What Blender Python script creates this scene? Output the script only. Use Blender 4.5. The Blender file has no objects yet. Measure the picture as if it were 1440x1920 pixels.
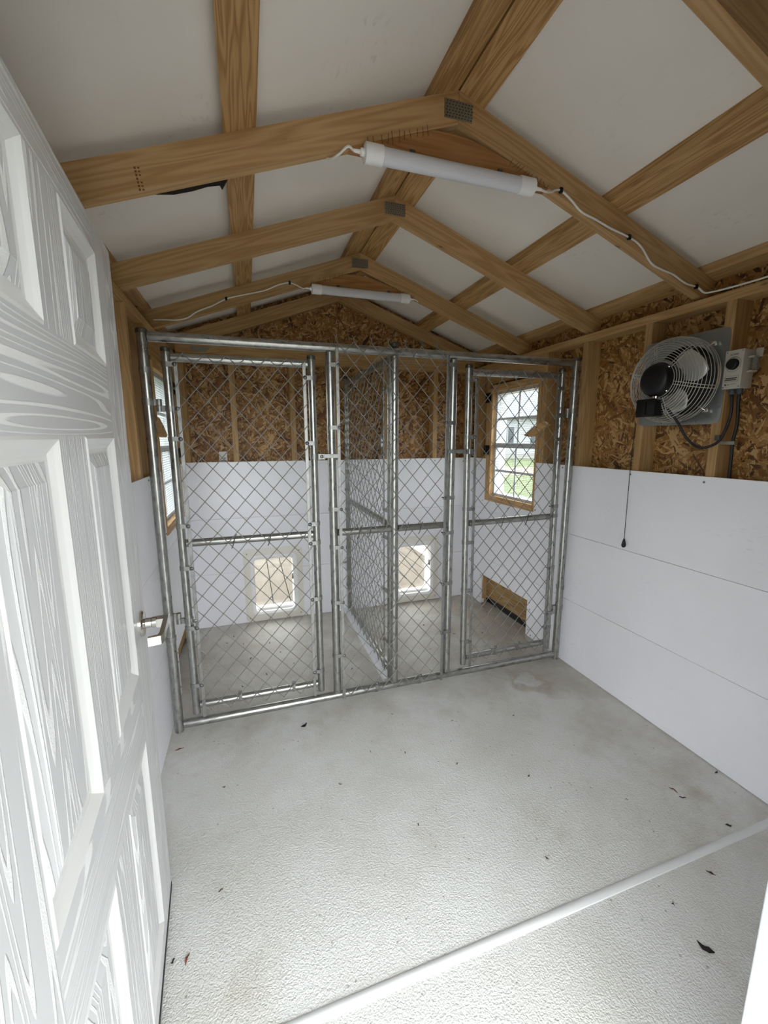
import bpy, bmesh, math, random
from mathutils import Matrix, Vector
random.seed(7)
scene = bpy.context.scene
C = scene.collection

# ------------------------------------------------------------------ camera
CX, CY, CZ = 0.41705, -2.01411, 1.38031
YAW, PITCH, ROLL, FPX = 0.311567, 0.173825, -0.0028517, 785.92
f = Vector((math.sin(YAW)*math.cos(PITCH), math.cos(YAW)*math.cos(PITCH), -math.sin(PITCH)))
r = Vector((math.cos(YAW), -math.sin(YAW), 0)); u = r.cross(f)
r2 = math.cos(ROLL)*r + math.sin(ROLL)*u; u2 = -math.sin(ROLL)*r + math.cos(ROLL)*u
cam = bpy.data.cameras.new('camera'); camo = bpy.data.objects.new('camera', cam); C.objects.link(camo)
camo.matrix_world = Matrix(((r2.x, u2.x, -f.x, CX), (r2.y, u2.y, -f.y, CY), (r2.z, u2.z, -f.z, CZ), (0, 0, 0, 1)))
cam.sensor_fit = 'VERTICAL'; cam.sensor_height = 36.0; cam.sensor_width = 27.0
cam.lens = FPX/1920*36.0; cam.clip_start = 0.02; cam.clip_end = 500
scene.camera = camo

# ------------------------------------------------------------------ sky, light, exposure
SKY = 1.0
EXPOSURE = 3.2
w = bpy.data.worlds.new('overcast_sky'); scene.world = w; w.use_nodes = True
bg = w.node_tree.nodes['Background']; bg.inputs[0].default_value = (0.93, 0.97, 1.0, 1); bg.inputs[1].default_value = SKY
vs = scene.view_settings
vs.view_transform = 'Standard'; vs.look = 'None'; vs.exposure = EXPOSURE; vs.gamma = 1.0; vs.use_curve_mapping = False
try:
    scene.cycles.diffuse_bounces = 8; scene.cycles.max_bounces = 14; scene.cycles.transparent_max_bounces = 24
    scene.cycles.sample_clamp_indirect = 6.0; scene.cycles.caustics_reflective = False
except Exception:
    pass
def portal(name, loc, rot, sx, sy):          # daylight enters through the openings; portals only steer the sampling of the sky
    l = bpy.data.lights.new(name, 'AREA'); l.shape = 'RECTANGLE'; l.size = sx; l.size_y = sy
    l.cycles.is_portal = True
    o = bpy.data.objects.new(name, l); C.objects.link(o); o.location = loc; o.rotation_euler = rot

W, D = 2.2288, 1.1568          # inner width, y of the back wall's white boards
M = W/2
SL = 0.357                     # roof slope
ANG = math.atan(SL)
ZT, ZB = 2.459, 2.365          # rafter top and bottom at the ridge
PT = 0.040                     # purlin height measured upright
H1, H2, H3 = 0.4064, 0.8128, 1.2192
FY = -1.685                    # inner face of the front wall
portal('doorway_portal', (0.66, FY-0.11, 0.94), (math.radians(-90), 0, 0), 0.93, 1.83)
portal('window_portal', (W+0.14, 0.61, 1.33), (0, math.radians(90), 0), 0.8, 0.54)
portal('window_portal', (-0.14, 0.61, 1.33), (0, math.radians(-90), 0), 0.8, 0.54)

# ------------------------------------------------------------------ materials
MATS = {}
def newmat(name):
    m = bpy.data.materials.new(name); m.use_nodes = True; MATS[name] = m
    nt = m.node_tree; b = nt.nodes['Principled BSDF']; return m, nt, b
def N(nt, t, **kw):
    n = nt.nodes.new(t)
    for k, v in kw.items():
        if k.startswith('i_'): n.inputs[k[2:].replace('_', ' ')].default_value = v
        else: setattr(n, k, v)
    return n
def L(nt, a, b): nt.links.new(a, b)
def rgb(r_, g_, b_): return tuple(((c/255+0.055)/1.055)**2.4 if c > 10 else c/255/12.92 for c in (r_, g_, b_)) + (1,)
def ramp(nt, fac, stops):
    n = nt.nodes.new('ShaderNodeValToRGB'); e = n.color_ramp.elements
    while len(e) < len(stops): e.new(0.5)
    for i, (p_, c_) in enumerate(stops): e[i].position = p_; e[i].color = c_
    L(nt, fac, n.inputs[0]); return n
def plain(name, col, rough=0.5, metal=0.0, spec=0.5):
    m, nt, b = newmat(name); b.inputs['Base Color'].default_value = col; b.inputs['Roughness'].default_value = rough
    b.inputs['Metallic'].default_value = metal; b.inputs['Specular IOR Level'].default_value = spec; return m
def speckled(name, c1, c2, scale, rough=0.5, metal=0.0, bump=0.0, bscale=None, lo=0.35, hi=0.65):
    m, nt, b = newmat(name); tc = N(nt, 'ShaderNodeTexCoord'); no = N(nt, 'ShaderNodeTexNoise', i_Scale=scale, i_Detail=5.0)
    L(nt, tc.outputs['Object'], no.inputs['Vector']); rp = ramp(nt, no.outputs[0], [(lo, c1), (hi, c2)])
    L(nt, rp.outputs[0], b.inputs['Base Color']); b.inputs['Roughness'].default_value = rough; b.inputs['Metallic'].default_value = metal
    if bump:
        n2 = N(nt, 'ShaderNodeTexNoise', i_Scale=bscale or scale*3, i_Detail=3.0); L(nt, tc.outputs['Object'], n2.inputs['Vector'])
        bp = N(nt, 'ShaderNodeBump', i_Strength=bump, i_Distance=0.002); L(nt, n2.outputs[0], bp.inputs['Height']); L(nt, bp.outputs[0], b.inputs['Normal'])
    return m
def wood(name, light, mid, dark, gs=1.0, knots=True, rough=0.6):
    # board length runs along the object's local X
    m, nt, b = newmat(name); tc = N(nt, 'ShaderNodeTexCoord'); oi = N(nt, 'ShaderNodeObjectInfo')
    off = N(nt, 'ShaderNodeVectorMath', operation='MULTIPLY_ADD'); cmb = N(nt, 'ShaderNodeCombineXYZ')
    for i, k in enumerate((17.0, 3.1, 5.7)):
        mm = N(nt, 'ShaderNodeMath', operation='MULTIPLY'); mm.inputs[1].default_value = k; L(nt, oi.outputs['Random'], mm.inputs[0]); L(nt, mm.outputs[0], cmb.inputs[i])
    add = N(nt, 'ShaderNodeVectorMath', operation='ADD'); L(nt, tc.outputs['Object'], add.inputs[0]); L(nt, cmb.outputs[0], add.inputs[1])
    mp = N(nt, 'ShaderNodeMapping'); mp.inputs['Scale'].default_value = (0.7*gs, 12*gs, 12*gs); L(nt, add.outputs[0], mp.inputs['Vector'])
    n1 = N(nt, 'ShaderNodeTexNoise', i_Scale=1.3, i_Detail=2.0); L(nt, mp.outputs[0], n1.inputs['Vector'])
    # rings
    mul = N(nt, 'ShaderNodeMath', operation='MULTIPLY'); mul.inputs[1].default_value = 60.0; L(nt, n1.outputs[0], mul.inputs[0])
    sn = N(nt, 'ShaderNodeMath', operation='SINE'); L(nt, mul.outputs[0], sn.inputs[0])
    mp2 = N(nt, 'ShaderNodeMapping'); mp2.inputs['Scale'].default_value = (6, 260, 260); L(nt, add.outputs[0], mp2.inputs['Vector'])
    n2 = N(nt, 'ShaderNodeTexNoise', i_Scale=1.0, i_Detail=3.0); L(nt, mp2.outputs[0], n2.inputs['Vector'])
    a1 = N(nt, 'ShaderNodeMath', operation='MULTIPLY_ADD'); a1.inputs[1].default_value = 0.2; a1.inputs[2].default_value = 0.33; L(nt, sn.outputs[0], a1.inputs[0])
    a2 = N(nt, 'ShaderNodeMath', operation='MULTIPLY_ADD'); a2.inputs[1].default_value = 0.36; L(nt, n2.outputs[0], a2.inputs[0]); L(nt, a1.outputs[0], a2.inputs[2])
    rp = ramp(nt, a2.outputs[0], [(0.15, light), (0.55, mid), (0.95, dark)])
    col = rp.outputs[0]
    if knots:
        mp3 = N(nt, 'ShaderNodeMapping'); mp3.inputs['Scale'].default_value = (6.0, 12.0, 12.0); L(nt, add.outputs[0], mp3.inputs['Vector'])
        nd = N(nt, 'ShaderNodeTexNoise', i_Scale=3.0); L(nt, mp3.outputs[0], nd.inputs['Vector'])
        vv = N(nt, 'ShaderNodeVectorMath', operation='MULTIPLY_ADD'); vv.inputs[1].default_value = (0.25,)*3; L(nt, nd.outputs['Color'], vv.inputs[0]); L(nt, mp3.outputs[0], vv.inputs[2])
        vo = N(nt, 'ShaderNodeTexVoronoi', i_Scale=1.0, i_Randomness=1.0); L(nt, vv.outputs[0], vo.inputs['Vector'])
        kr = ramp(nt, vo.outputs['Distance'], [(0.03, (1, 1, 1, 1)), (0.13, (0, 0, 0, 1))])
        sel = N(nt, 'ShaderNodeSeparateColor'); L(nt, vo.outputs['Color'], sel.inputs[0])
        gt = N(nt, 'ShaderNodeMath', operation='GREATER_THAN'); gt.inputs[1].default_value = 0.80; L(nt, sel.outputs[0], gt.inputs[0])
        km = N(nt, 'ShaderNodeMath', operation='MULTIPLY'); L(nt, kr.outputs[0], km.inputs[0]); L(nt, gt.outputs[0], km.inputs[1])
        mx = N(nt, 'ShaderNodeMix', data_type='RGBA'); L(nt, km.outputs[0], mx.inputs['Factor']); L(nt, col, mx.inputs['A'])
        mx.inputs['B'].default_value = (dark[0]*0.32, dark[1]*0.25, dark[2]*0.2, 1); col = mx.outputs['Result']
    # each board its own tone
    hs = N(nt, 'ShaderNodeHueSaturation'); mr = N(nt, 'ShaderNodeMapRange'); mr.inputs['To Min'].default_value = 0.88; mr.inputs['To Max'].default_value = 1.1
    L(nt, oi.outputs['Random'], mr.inputs['Value']); L(nt, mr.outputs[0], hs.inputs['Value']); L(nt, col, hs.inputs['Color'])
    L(nt, hs.outputs[0], b.inputs['Base Color']); b.inputs['Roughness'].default_value = rough; b.inputs['Specular IOR Level'].default_value = 0.3
    bp = N(nt, 'ShaderNodeBump', i_Strength=0.15, i_Distance=0.001); L(nt, a2.outputs[0], bp.inputs['Height']); L(nt, bp.outputs[0], b.inputs['Normal'])
    return m
wood('pine', rgb(186, 154, 110), rgb(172, 138, 94), rgb(150, 112, 70))
wood('pine_striped', rgb(192, 158, 108), rgb(170, 132, 84), rgb(126, 86, 46), gs=1.6)
wood('pine_window', rgb(206, 172, 124), rgb(186, 148, 100), rgb(158, 116, 70), knots=False)
wood('gusset_pine', rgb(172, 128, 82), rgb(156, 112, 66), rgb(132, 88, 48))
wood('hatch_pine', rgb(162, 136, 90), rgb(142, 112, 68), rgb(92, 60, 30), gs=1.2)
wood('deck_wood', rgb(116, 111, 104), rgb(106, 100, 92), rgb(92, 85, 77), knots=False, rough=0.8)

def osb(name):
    m, nt, b = newmat(name); tc = N(nt, 'ShaderNodeTexCoord')
    best_h = None; best_c = None
    sep0 = None
    for k, (ang, sx, sy, dx) in enumerate([(0.3, 11, 66, 0.0), (1.35, 15, 74, 3.3), (2.2, 12, 56, 7.1), (2.85, 22, 104, 11.9), (0.85, 28, 128, 5.2), (1.8, 40, 170, 2.2), (2.55, 24, 92, 9.2)]):
        vr = N(nt, 'ShaderNodeVectorRotate', rotation_type='Z_AXIS'); vr.inputs['Angle'].default_value = ang; L(nt, tc.outputs['Object'], vr.inputs['Vector'])
        mp = N(nt, 'ShaderNodeMapping'); mp.inputs['Scale'].default_value = (sx, sy, 0.01); mp.inputs['Location'].default_value = (dx, dx*1.7, 0); L(nt, vr.outputs[0], mp.inputs['Vector'])
        nz = N(nt, 'ShaderNodeTexNoise', i_Scale=0.9, i_Detail=3.0); L(nt, mp.outputs[0], nz.inputs['Vector'])
        ad = N(nt, 'ShaderNodeVectorMath', operation='ADD'); L(nt, mp.outputs[0], ad.inputs[0]); L(nt, nz.outputs['Color'], ad.inputs[1])
        vo = N(nt, 'ShaderNodeTexVoronoi', i_Scale=1.0, voronoi_dimensions='2D'); L(nt, ad.outputs[0], vo.inputs['Vector'])
        sp = N(nt, 'ShaderNodeSeparateColor'); L(nt, vo.outputs['Color'], sp.inputs[0])
        if best_h is None: best_h, best_c = sp.outputs[0], sp.outputs[1]
        else:
            g = N(nt, 'ShaderNodeMath', operation='GREATER_THAN'); L(nt, sp.outputs[0], g.inputs[0]); L(nt, best_h, g.inputs[1])
            mx = N(nt, 'ShaderNodeMix'); L(nt, g.outputs[0], mx.inputs[0]); L(nt, best_c, mx.inputs[2]); L(nt, sp.outputs[1], mx.inputs[3])
            mh = N(nt, 'ShaderNodeMath', operation='MAXIMUM'); L(nt, best_h, mh.inputs[0]); L(nt, sp.outputs[0], mh.inputs[1])
            best_h, best_c = mh.outputs[0], mx.outputs[0]
    fine = N(nt, 'ShaderNodeTexNoise', i_Scale=180.0, i_Detail=3.0); L(nt, tc.outputs['Object'], fine.inputs['Vector'])
    s = N(nt, 'ShaderNodeMath', operation='MULTIPLY_ADD'); s.inputs[1].default_value = 0.42; L(nt, fine.outputs[0], s.inputs[0]); L(nt, best_c, s.inputs[2])
    rp = ramp(nt, s.outputs[0], [(0.20, rgb(58, 30, 8)), (0.36, rgb(108, 68, 28)), (0.70, rgb(142, 100, 50)), (0.98, rgb(160, 120, 70)), (1.2, rgb(186, 150, 102))])
    L(nt, rp.outputs[0], b.inputs['Base Color']); b.inputs['Roughness'].default_value = 0.55
    bp = N(nt, 'ShaderNodeBump', i_Strength=0.5, i_Distance=0.002); L(nt, best_h, bp.inputs['Height']); L(nt, bp.outputs[0], b.inputs['Normal'])
    return m
osb('osb')

def white_board(name, col, rough, bump):
    m, nt, b = newmat(name); tc = N(nt, 'ShaderNodeTexCoord')
    no = N(nt, 'ShaderNodeTexNoise', i_Scale=2.2, i_Detail=4.0); L(nt, tc.outputs['Object'], no.inputs['Vector'])
    rp = ramp(nt, no.outputs[0], [(0.3, tuple(c*0.93 for c in col[:3])+(1,)), (0.7, col)])
    # faint rubbed scuffs, short and level
    mp = N(nt, 'ShaderNodeMapping'); mp.inputs['Scale'].default_value = (26, 26, 150); L(nt, tc.outputs['Object'], mp.inputs['Vector'])
    sc = N(nt, 'ShaderNodeTexNoise', i_Scale=1.0, i_Detail=2.0); L(nt, mp.outputs[0], sc.inputs['Vector'])
    big = N(nt, 'ShaderNodeTexNoise', i_Scale=3.2, i_Detail=1.0); L(nt, tc.outputs['Object'], big.inputs['Vector'])
    r1 = ramp(nt, sc.outputs[0], [(0.60, (0, 0, 0, 1)), (0.72, (1, 1, 1, 1))]); r2_ = ramp(nt, big.outputs[0], [(0.56, (0, 0, 0, 1)), (0.68, (0.22, 0.22, 0.22, 1))])
    mu = N(nt, 'ShaderNodeMath', operation='MULTIPLY'); L(nt, r1.outputs[0], mu.inputs[0]); L(nt, r2_.outputs[0], mu.inputs[1])
    mx = N(nt, 'ShaderNodeMix', data_type='RGBA'); L(nt, mu.outputs[0], mx.inputs['Factor']); L(nt, rp.outputs[0], mx.inputs['A']); mx.inputs['B'].default_value = rgb(150, 148, 144)
    L(nt, mx.outputs['Result'], b.inputs['Base Color']); b.inputs['Roughness'].default_value = rough
    n2 = N(nt, 'ShaderNodeTexNoise', i_Scale=bump, i_Detail=2.0); L(nt, tc.outputs['Object'], n2.inputs['Vector'])
    bp = N(nt, 'ShaderNodeBump', i_Strength=0.06, i_Distance=0.001); L(nt, n2.outputs[0], bp.inputs['Height']); L(nt, bp.outputs[0], b.inputs['Normal'])
    return m
white_board('pvc_white', rgb(240, 240, 245), 0.42, 120.0)
white_board('roof_sheet_white', rgb(232, 227, 217), 0.75, 260.0)

def floor_mat():
    m, nt, b = newmat('floor_coating'); tc = N(nt, 'ShaderNodeTexCoord')
    sx = N(nt, 'ShaderNodeSeparateXYZ'); L(nt, tc.outputs['Object'], sx.inputs[0])
    big = N(nt, 'ShaderNodeTexNoise', i_Scale=2.3, i_Detail=6.0, i_Roughness=0.62); L(nt, tc.outputs['Object'], big.inputs['Vector'])
    base = ramp(nt, big.outputs[0], [(0.3, rgb(208, 207, 200)), (0.55, rgb(220, 220, 216)), (0.75, rgb(227, 228, 226))])
    # tracked-in dirt: mostly inside the kennel and along the fan-side wall
    mrY = N(nt, 'ShaderNodeMapRange'); mrY.inputs['From Min'].default_value = -0.5; mrY.inputs['From Max'].default_value = 0.25; mrY.inputs['To Max'].default_value = 0.30; L(nt, sx.outputs[1], mrY.inputs[0])
    mrX = N(nt, 'ShaderNodeMapRange'); mrX.inputs['From Min'].default_value = 1.35; mrX.inputs['From Max'].default_value = 2.15; mrX.inputs['To Max'].default_value = 0.18; L(nt, sx.outputs[0], mrX.inputs[0])
    n2 = N(nt, 'ShaderNodeTexNoise', i_Scale=4.1, i_Detail=7.0, i_Roughness=0.7); L(nt, tc.outputs['Object'], n2.inputs['Vector'])
    s1 = N(nt, 'ShaderNodeMath', operation='ADD'); L(nt, mrY.outputs[0], s1.inputs[0]); L(nt, mrX.outputs[0], s1.inputs[1])
    s2 = N(nt, 'ShaderNodeMath', operation='ADD'); L(nt, s1.outputs[0], s2.inputs[0]); L(nt, n2.outputs[0], s2.inputs[1])
    dm = ramp(nt, s2.outputs[0], [(0.58, (0, 0, 0, 1)), (1.1, (0.75, 0.75, 0.75, 1))])
    mx = N(nt, 'ShaderNodeMix', data_type='RGBA'); L(nt, dm.outputs[0], mx.inputs['Factor']); L(nt, base.outputs[0], mx.inputs['A']); mx.inputs['B'].default_value = rgb(168, 156, 140)
    col_in = mx.outputs['Result']
    for (sx_, sy_, r0, r1, ring_, amt, cc) in ((1.885, -0.16, 0.085, 0.05, True, 0.55, rgb(166, 150, 128)), (2.02, -1.03, 0.0, 0.07, False, 0.6, rgb(160, 144, 112)), (0.33, -1.12, 0.0, 0.13, False, 0.45, rgb(176, 164, 140)), (2.05, -0.62, 0.0, 0.22, False, 0.4, rgb(158, 146, 124)), (1.93, -0.27, 0.0, 0.10, False, 0.4, rgb(150, 128, 100))):
        sb = N(nt, 'ShaderNodeVectorMath', operation='SUBTRACT'); sb.inputs[1].default_value = (sx_, sy_, 0); L(nt, tc.outputs['Object'], sb.inputs[0])
        le = N(nt, 'ShaderNodeVectorMath', operation='LENGTH'); L(nt, sb.outputs[0], le.inputs[0])
        wob = N(nt, 'ShaderNodeTexNoise', i_Scale=16.0, i_Detail=5.0); L(nt, tc.outputs['Object'], wob.inputs['Vector'])
        wa = N(nt, 'ShaderNodeMath', operation='MULTIPLY_ADD'); wa.inputs[1].default_value = 0.16; L(nt, wob.outputs[0], wa.inputs[0]); L(nt, le.outputs['Value'], wa.inputs[2])
        o_ = 0.08
        stops = [(r0+o_-r1*0.5, (0, 0, 0, 1)), (r0+o_, (amt,)*3+(1,)), (r0+o_+r1, (0, 0, 0, 1))] if ring_ else [(o_*0.6, (amt,)*3+(1,)), (o_+r1, (0, 0, 0, 1))]
        rr_ = ramp(nt, wa.outputs[0], stops)
        mxx = N(nt, 'ShaderNodeMix', data_type='RGBA'); L(nt, rr_.outputs[0], mxx.inputs['Factor']); L(nt, col_in, mxx.inputs['A']); mxx.inputs['B'].default_value = cc; col_in = mxx.outputs['Result']
    # specks
    vo = N(nt, 'ShaderNodeTexVoronoi', i_Scale=46.0, i_Randomness=1.0); L(nt, tc.outputs['Object'], vo.inputs['Vector'])
    sp = N(nt, 'ShaderNodeSeparateColor'); L(nt, vo.outputs['Color'], sp.inputs[0])
    g = N(nt, 'ShaderNodeMath', operation='GREATER_THAN'); g.inputs[1].default_value = 0.93; L(nt, sp.outputs[0], g.inputs[0])
    sr = ramp(nt, vo.outputs['Distance'], [(0.10, (0.55, 0.55, 0.55, 1)), (0.2, (0, 0, 0, 1))])
    mu = N(nt, 'ShaderNodeMath', operation='MULTIPLY'); L(nt, g.outputs[0], mu.inputs[0]); L(nt, sr.outputs[0], mu.inputs[1])
    m2 = N(nt, 'ShaderNodeMix', data_type='RGBA'); L(nt, mu.outputs[0], m2.inputs['Factor']); L(nt, col_in, m2.inputs['A']); m2.inputs['B'].default_value = rgb(110, 104, 96)
    L(nt, m2.outputs['Result'], b.inputs['Base Color']); b.inputs['Roughness'].default_value = 0.46
    v2 = N(nt, 'ShaderNodeTexNoise', i_Scale=330.0, i_Detail=1.0); L(nt, tc.outputs['Object'], v2.inputs['Vector'])
    v3 = N(nt, 'ShaderNodeTexVoronoi', i_Scale=185.0, feature='SMOOTH_F1', i_Smoothness=0.6); L(nt, tc.outputs['Object'], v3.inputs['Vector'])
    hh = N(nt, 'ShaderNodeMath', operation='ADD'); L(nt, v2.outputs[0], hh.inputs[0]); L(nt, v3.outputs['Distance'], hh.inputs[1])
    bp = N(nt, 'ShaderNodeBump', i_Strength=0.6, i_Distance=0.003); L(nt, hh.outputs[0], bp.inputs['Height']); L(nt, bp.outputs[0], b.inputs['Normal'])
floor_mat()

def galv(name, c1, c2, rough):
    m, nt, b = newmat(name); tc = N(nt, 'ShaderNodeTexCoord')
    mp = N(nt, 'ShaderNodeMapping'); mp.inputs['Scale'].default_value = (60, 60, 22); L(nt, tc.outputs['Object'], mp.inputs['Vector'])
    no = N(nt, 'ShaderNodeTexNoise', i_Scale=1.0, i_Detail=5.0, i_Roughness=0.65); L(nt, mp.outputs[0], no.inputs['Vector'])
    rp = ramp(nt, no.outputs[0], [(0.3, c1), (0.62, c2)]); L(nt, rp.outputs[0], b.inputs['Base Color'])
    b.inputs['Metallic'].default_value = 0.85
    mr = N(nt, 'ShaderNodeMapRange'); mr.inputs['To Min'].default_value = rough-0.08; mr.inputs['To Max'].default_value = rough+0.14; L(nt, no.outputs[0], mr.inputs[0]); L(nt, mr.outputs[0], b.inputs['Roughness'])
galv('galvanized', rgb(134, 134, 130), rgb(172, 172, 168), 0.27)
galv('galvanized_dull', rgb(128, 128, 125), rgb(164, 164, 161), 0.42)
plain('wire_galvanized', rgb(132, 130, 125), 0.45, 0.35)
plain('bolt_zinc', rgb(112, 112, 111), 0.4, 0.7)
plain('cap_metal', rgb(92, 90, 86), 0.5, 0.8)
plain('connector_steel', rgb(142, 140, 128), 0.42, 0.6)
plain('strip_paint', rgb(222, 223, 222), 0.5)
plain('chrome', rgb(232, 232, 230), 0.08, 1.0)
plain('satin_nickel', rgb(206, 204, 198), 0.2, 1.0)
plain('black_plastic', rgb(9, 9, 10), 0.42, 0, 0.35)
plain('black_rubber', rgb(16, 16, 17), 0.55)
plain('white_plastic', rgb(232, 232, 230), 0.4)
plain('diffuser_white', rgb(206, 207, 211), 0.28)
plain('cable_white', rgb(222, 220, 214), 0.5)
plain('grey_enamel', rgb(168, 164, 154), 0.5)
plain('dark_grey_plastic', rgb(66, 68, 74), 0.5)
plain('shutter_dark', rgb(58, 56, 54), 0.5, 0.3)
plain('fan_steel', rgb(150, 152, 150), 0.36, 0.75)
plain('guard_wire', rgb(190, 188, 182), 0.35, 0.5)
plain('blade_steel', rgb(205, 203, 198), 0.4, 0.5)
plain('dogdoor_tan', rgb(228, 224, 214), 0.5)
plain('vinyl_white', rgb(240, 240, 240), 0.35)
plain('sash_white', rgb(214, 216, 218), 0.4)
plain('screw_grey', rgb(120, 120, 120), 0.45, 0.4)
plain('staple_rust', rgb(70, 42, 26), 0.6, 0.3)
plain('stamp_ink', rgb(112, 70, 34), 0.8)
plain('print_black', rgb(24, 24, 24), 0.6)
plain('label_white', rgb(225, 224, 220), 0.6)
plain('dead_leaf', rgb(58, 36, 24), 0.8)
plain('leaf_black', rgb(26, 20, 18), 0.8)
plain('dry_brown', rgb(120, 62, 42), 0.7)
plain('screen_steel', rgb(150, 152, 152), 0.5, 0.6)
plain('outlet_grey', rgb(120, 120, 118), 0.5)
plain('siding_white', rgb(150, 152, 154), 0.7)
plain('house_roof_grey', rgb(118, 122, 126), 0.8)
plain('house_glass', rgb(48, 56, 62), 0.15)
plain('foundation_grey', rgb(140, 138, 134), 0.9)
speckled('grass', rgb(70, 80, 42), rgb(94, 102, 60), 1.6, 0.95)
speckled('gravel', rgb(112, 98, 82), rgb(132, 120, 106), 3.0, 0.95)
speckled('leaf_green', rgb(96, 122, 48), rgb(150, 172, 84), 6.0, 0.8)

def door_paint():
    m, nt, b = newmat('door_paint'); tc = N(nt, 'ShaderNodeTexCoord')
    oi = N(nt, 'ShaderNodeObjectInfo')
    mp = N(nt, 'ShaderNodeMapping'); mp.inputs['Scale'].default_value = (0.5, 9.5, 9.5); L(nt, tc.outputs['Object'], mp.inputs['Vector'])
    ad = N(nt, 'ShaderNodeVectorMath', operation='ADD'); L(nt, mp.outputs[0], ad.inputs[0])
    cb = N(nt, 'ShaderNodeCombineXYZ'); mm = N(nt, 'ShaderNodeMath', operation='MULTIPLY'); mm.inputs[1].default_value = 30.0; L(nt, oi.outputs['Random'], mm.inputs[0]); L(nt, mm.outputs[0], cb.inputs[1]); L(nt, cb.outputs[0], ad.inputs[1])
    n1 = N(nt, 'ShaderNodeTexNoise', i_Scale=1.25, i_Detail=1.0); L(nt, ad.outputs[0], n1.inputs['Vector'])
    mul = N(nt, 'ShaderNodeMath', operation='MULTIPLY'); mul.inputs[1].default_value = 125.0; L(nt, n1.outputs[0], mul.inputs[0])
    sn = N(nt, 'ShaderNodeMath', operation='SINE'); L(nt, mul.outputs[0], sn.inputs[0])
    st = ramp(nt, sn.outputs[0], [(0.45, (0, 0, 0, 1)), (0.75, (1, 1, 1, 1))])
    fine = N(nt, 'ShaderNodeTexNoise', i_Scale=420.0, i_Detail=1.0); L(nt, tc.outputs['Object'], fine.inputs['Vector'])
    fm = N(nt, 'ShaderNodeMath', operation='MULTIPLY'); L(nt, st.outputs[0], fm.inputs[0]); L(nt, fine.outputs[0], fm.inputs[1])
    h = N(nt, 'ShaderNodeMath', operation='ADD'); L(nt, fm.outputs[0], h.inputs[0]); L(nt, st.outputs[0], h.inputs[1])
    bp = N(nt, 'ShaderNodeBump', i_Strength=0.6, i_Distance=0.0012); L(nt, h.outputs[0], bp.inputs['Height']); L(nt, bp.outputs[0], b.inputs['Normal'])
    cr = N(nt, 'ShaderNodeMix', data_type='RGBA'); L(nt, st.outputs[0], cr.inputs['Factor']); cr.inputs['A'].default_value = rgb(198, 199, 200); cr.inputs['B'].default_value = rgb(224, 224, 223)  # gloss light and dark along the embossed grain, put into the colour
    L(nt, cr.outputs['Result'], b.inputs['Base Color'])
    rr = N(nt, 'ShaderNodeMapRange'); rr.inputs['To Min'].default_value = 0.3; rr.inputs['To Max'].default_value = 0.5; L(nt, st.outputs[0], rr.inputs[0]); L(nt, rr.outputs[0], b.inputs['Roughness'])
door_paint()
plain('door_paint_smooth', rgb(212, 212, 210), 0.35)
plain('jamb_white', rgb(176, 178, 181), 0.5)

def glass(name, tint, refl):
    m, nt, b = newmat(name); nt.nodes.remove(b); out = nt.nodes['Material Output']
    tr = N(nt, 'ShaderNodeBsdfTransparent'); tr.inputs[0].default_value = tint
    gl = N(nt, 'ShaderNodeBsdfGlossy'); gl.inputs['Roughness'].default_value = 0.03
    mx = N(nt, 'ShaderNodeMixShader'); mx.inputs[0].default_value = refl
    L(nt, tr.outputs[0], mx.inputs[1]); L(nt, gl.outputs[0], mx.inputs[2]); L(nt, mx.outputs[0], out.inputs['Surface'])
glass('window_glass', (0.94, 0.96, 0.96, 1), 0.06)
glass('flap_vinyl', (0.80, 0.79, 0.76, 1), 0.08)

# ------------------------------------------------------------------ mesh helpers (world coordinates; objects get their own frame)
WM = {}
def wm(o): return WM.get(o.name_full, Matrix())
def meta(o, label=None, cat=None, group=None, kind=None):
    if label: o['label'] = label
    if cat: o['category'] = cat
    if group: o['group'] = group
    if kind: o['kind'] = kind
    return o
def link(o, parent, frame):
    C.objects.link(o); WM[o.name_full] = frame.copy()
    if parent is not None:
        o.parent = parent; o.matrix_basis = wm(parent).inverted() @ frame
    else: o.matrix_basis = frame
    return o
def obj(name, bm, mat, parent=None, frame=None, smooth=False, origin=None):
    if frame is None: frame = Matrix.Translation(origin) if origin is not None else (Matrix.Translation(wm(parent).translation) if parent is not None else Matrix())
    bm.transform(frame.inverted())
    bmesh.ops.recalc_face_normals(bm, faces=bm.faces)
    me = bpy.data.meshes.new(name); bm.to_mesh(me); bm.free()
    me.materials.append(MATS[mat] if isinstance(mat, str) else mat)
    if smooth: me.shade_smooth()
    if smooth == 'auto':
        try: me.set_sharp_from_angle(angle=math.radians(35))
        except Exception: pass
    o = bpy.data.objects.new(name, me); return link(o, parent, frame)
def share(name, src, parent, frame):        # another object on the same mesh data
    o = bpy.data.objects.new(name, src.data if hasattr(src, 'data') else src); return link(o, parent, frame)
def thing(name, label, cat, loc=(0, 0, 0), group=None, rot=None):
    o = bpy.data.objects.new(name, None); o.empty_display_size = 0.05
    fr = Matrix.Translation(loc)
    if rot is not None: fr = fr @ rot
    link(o, None, fr); return meta(o, label, cat, group)
def BM(): return bmesh.new()
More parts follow.
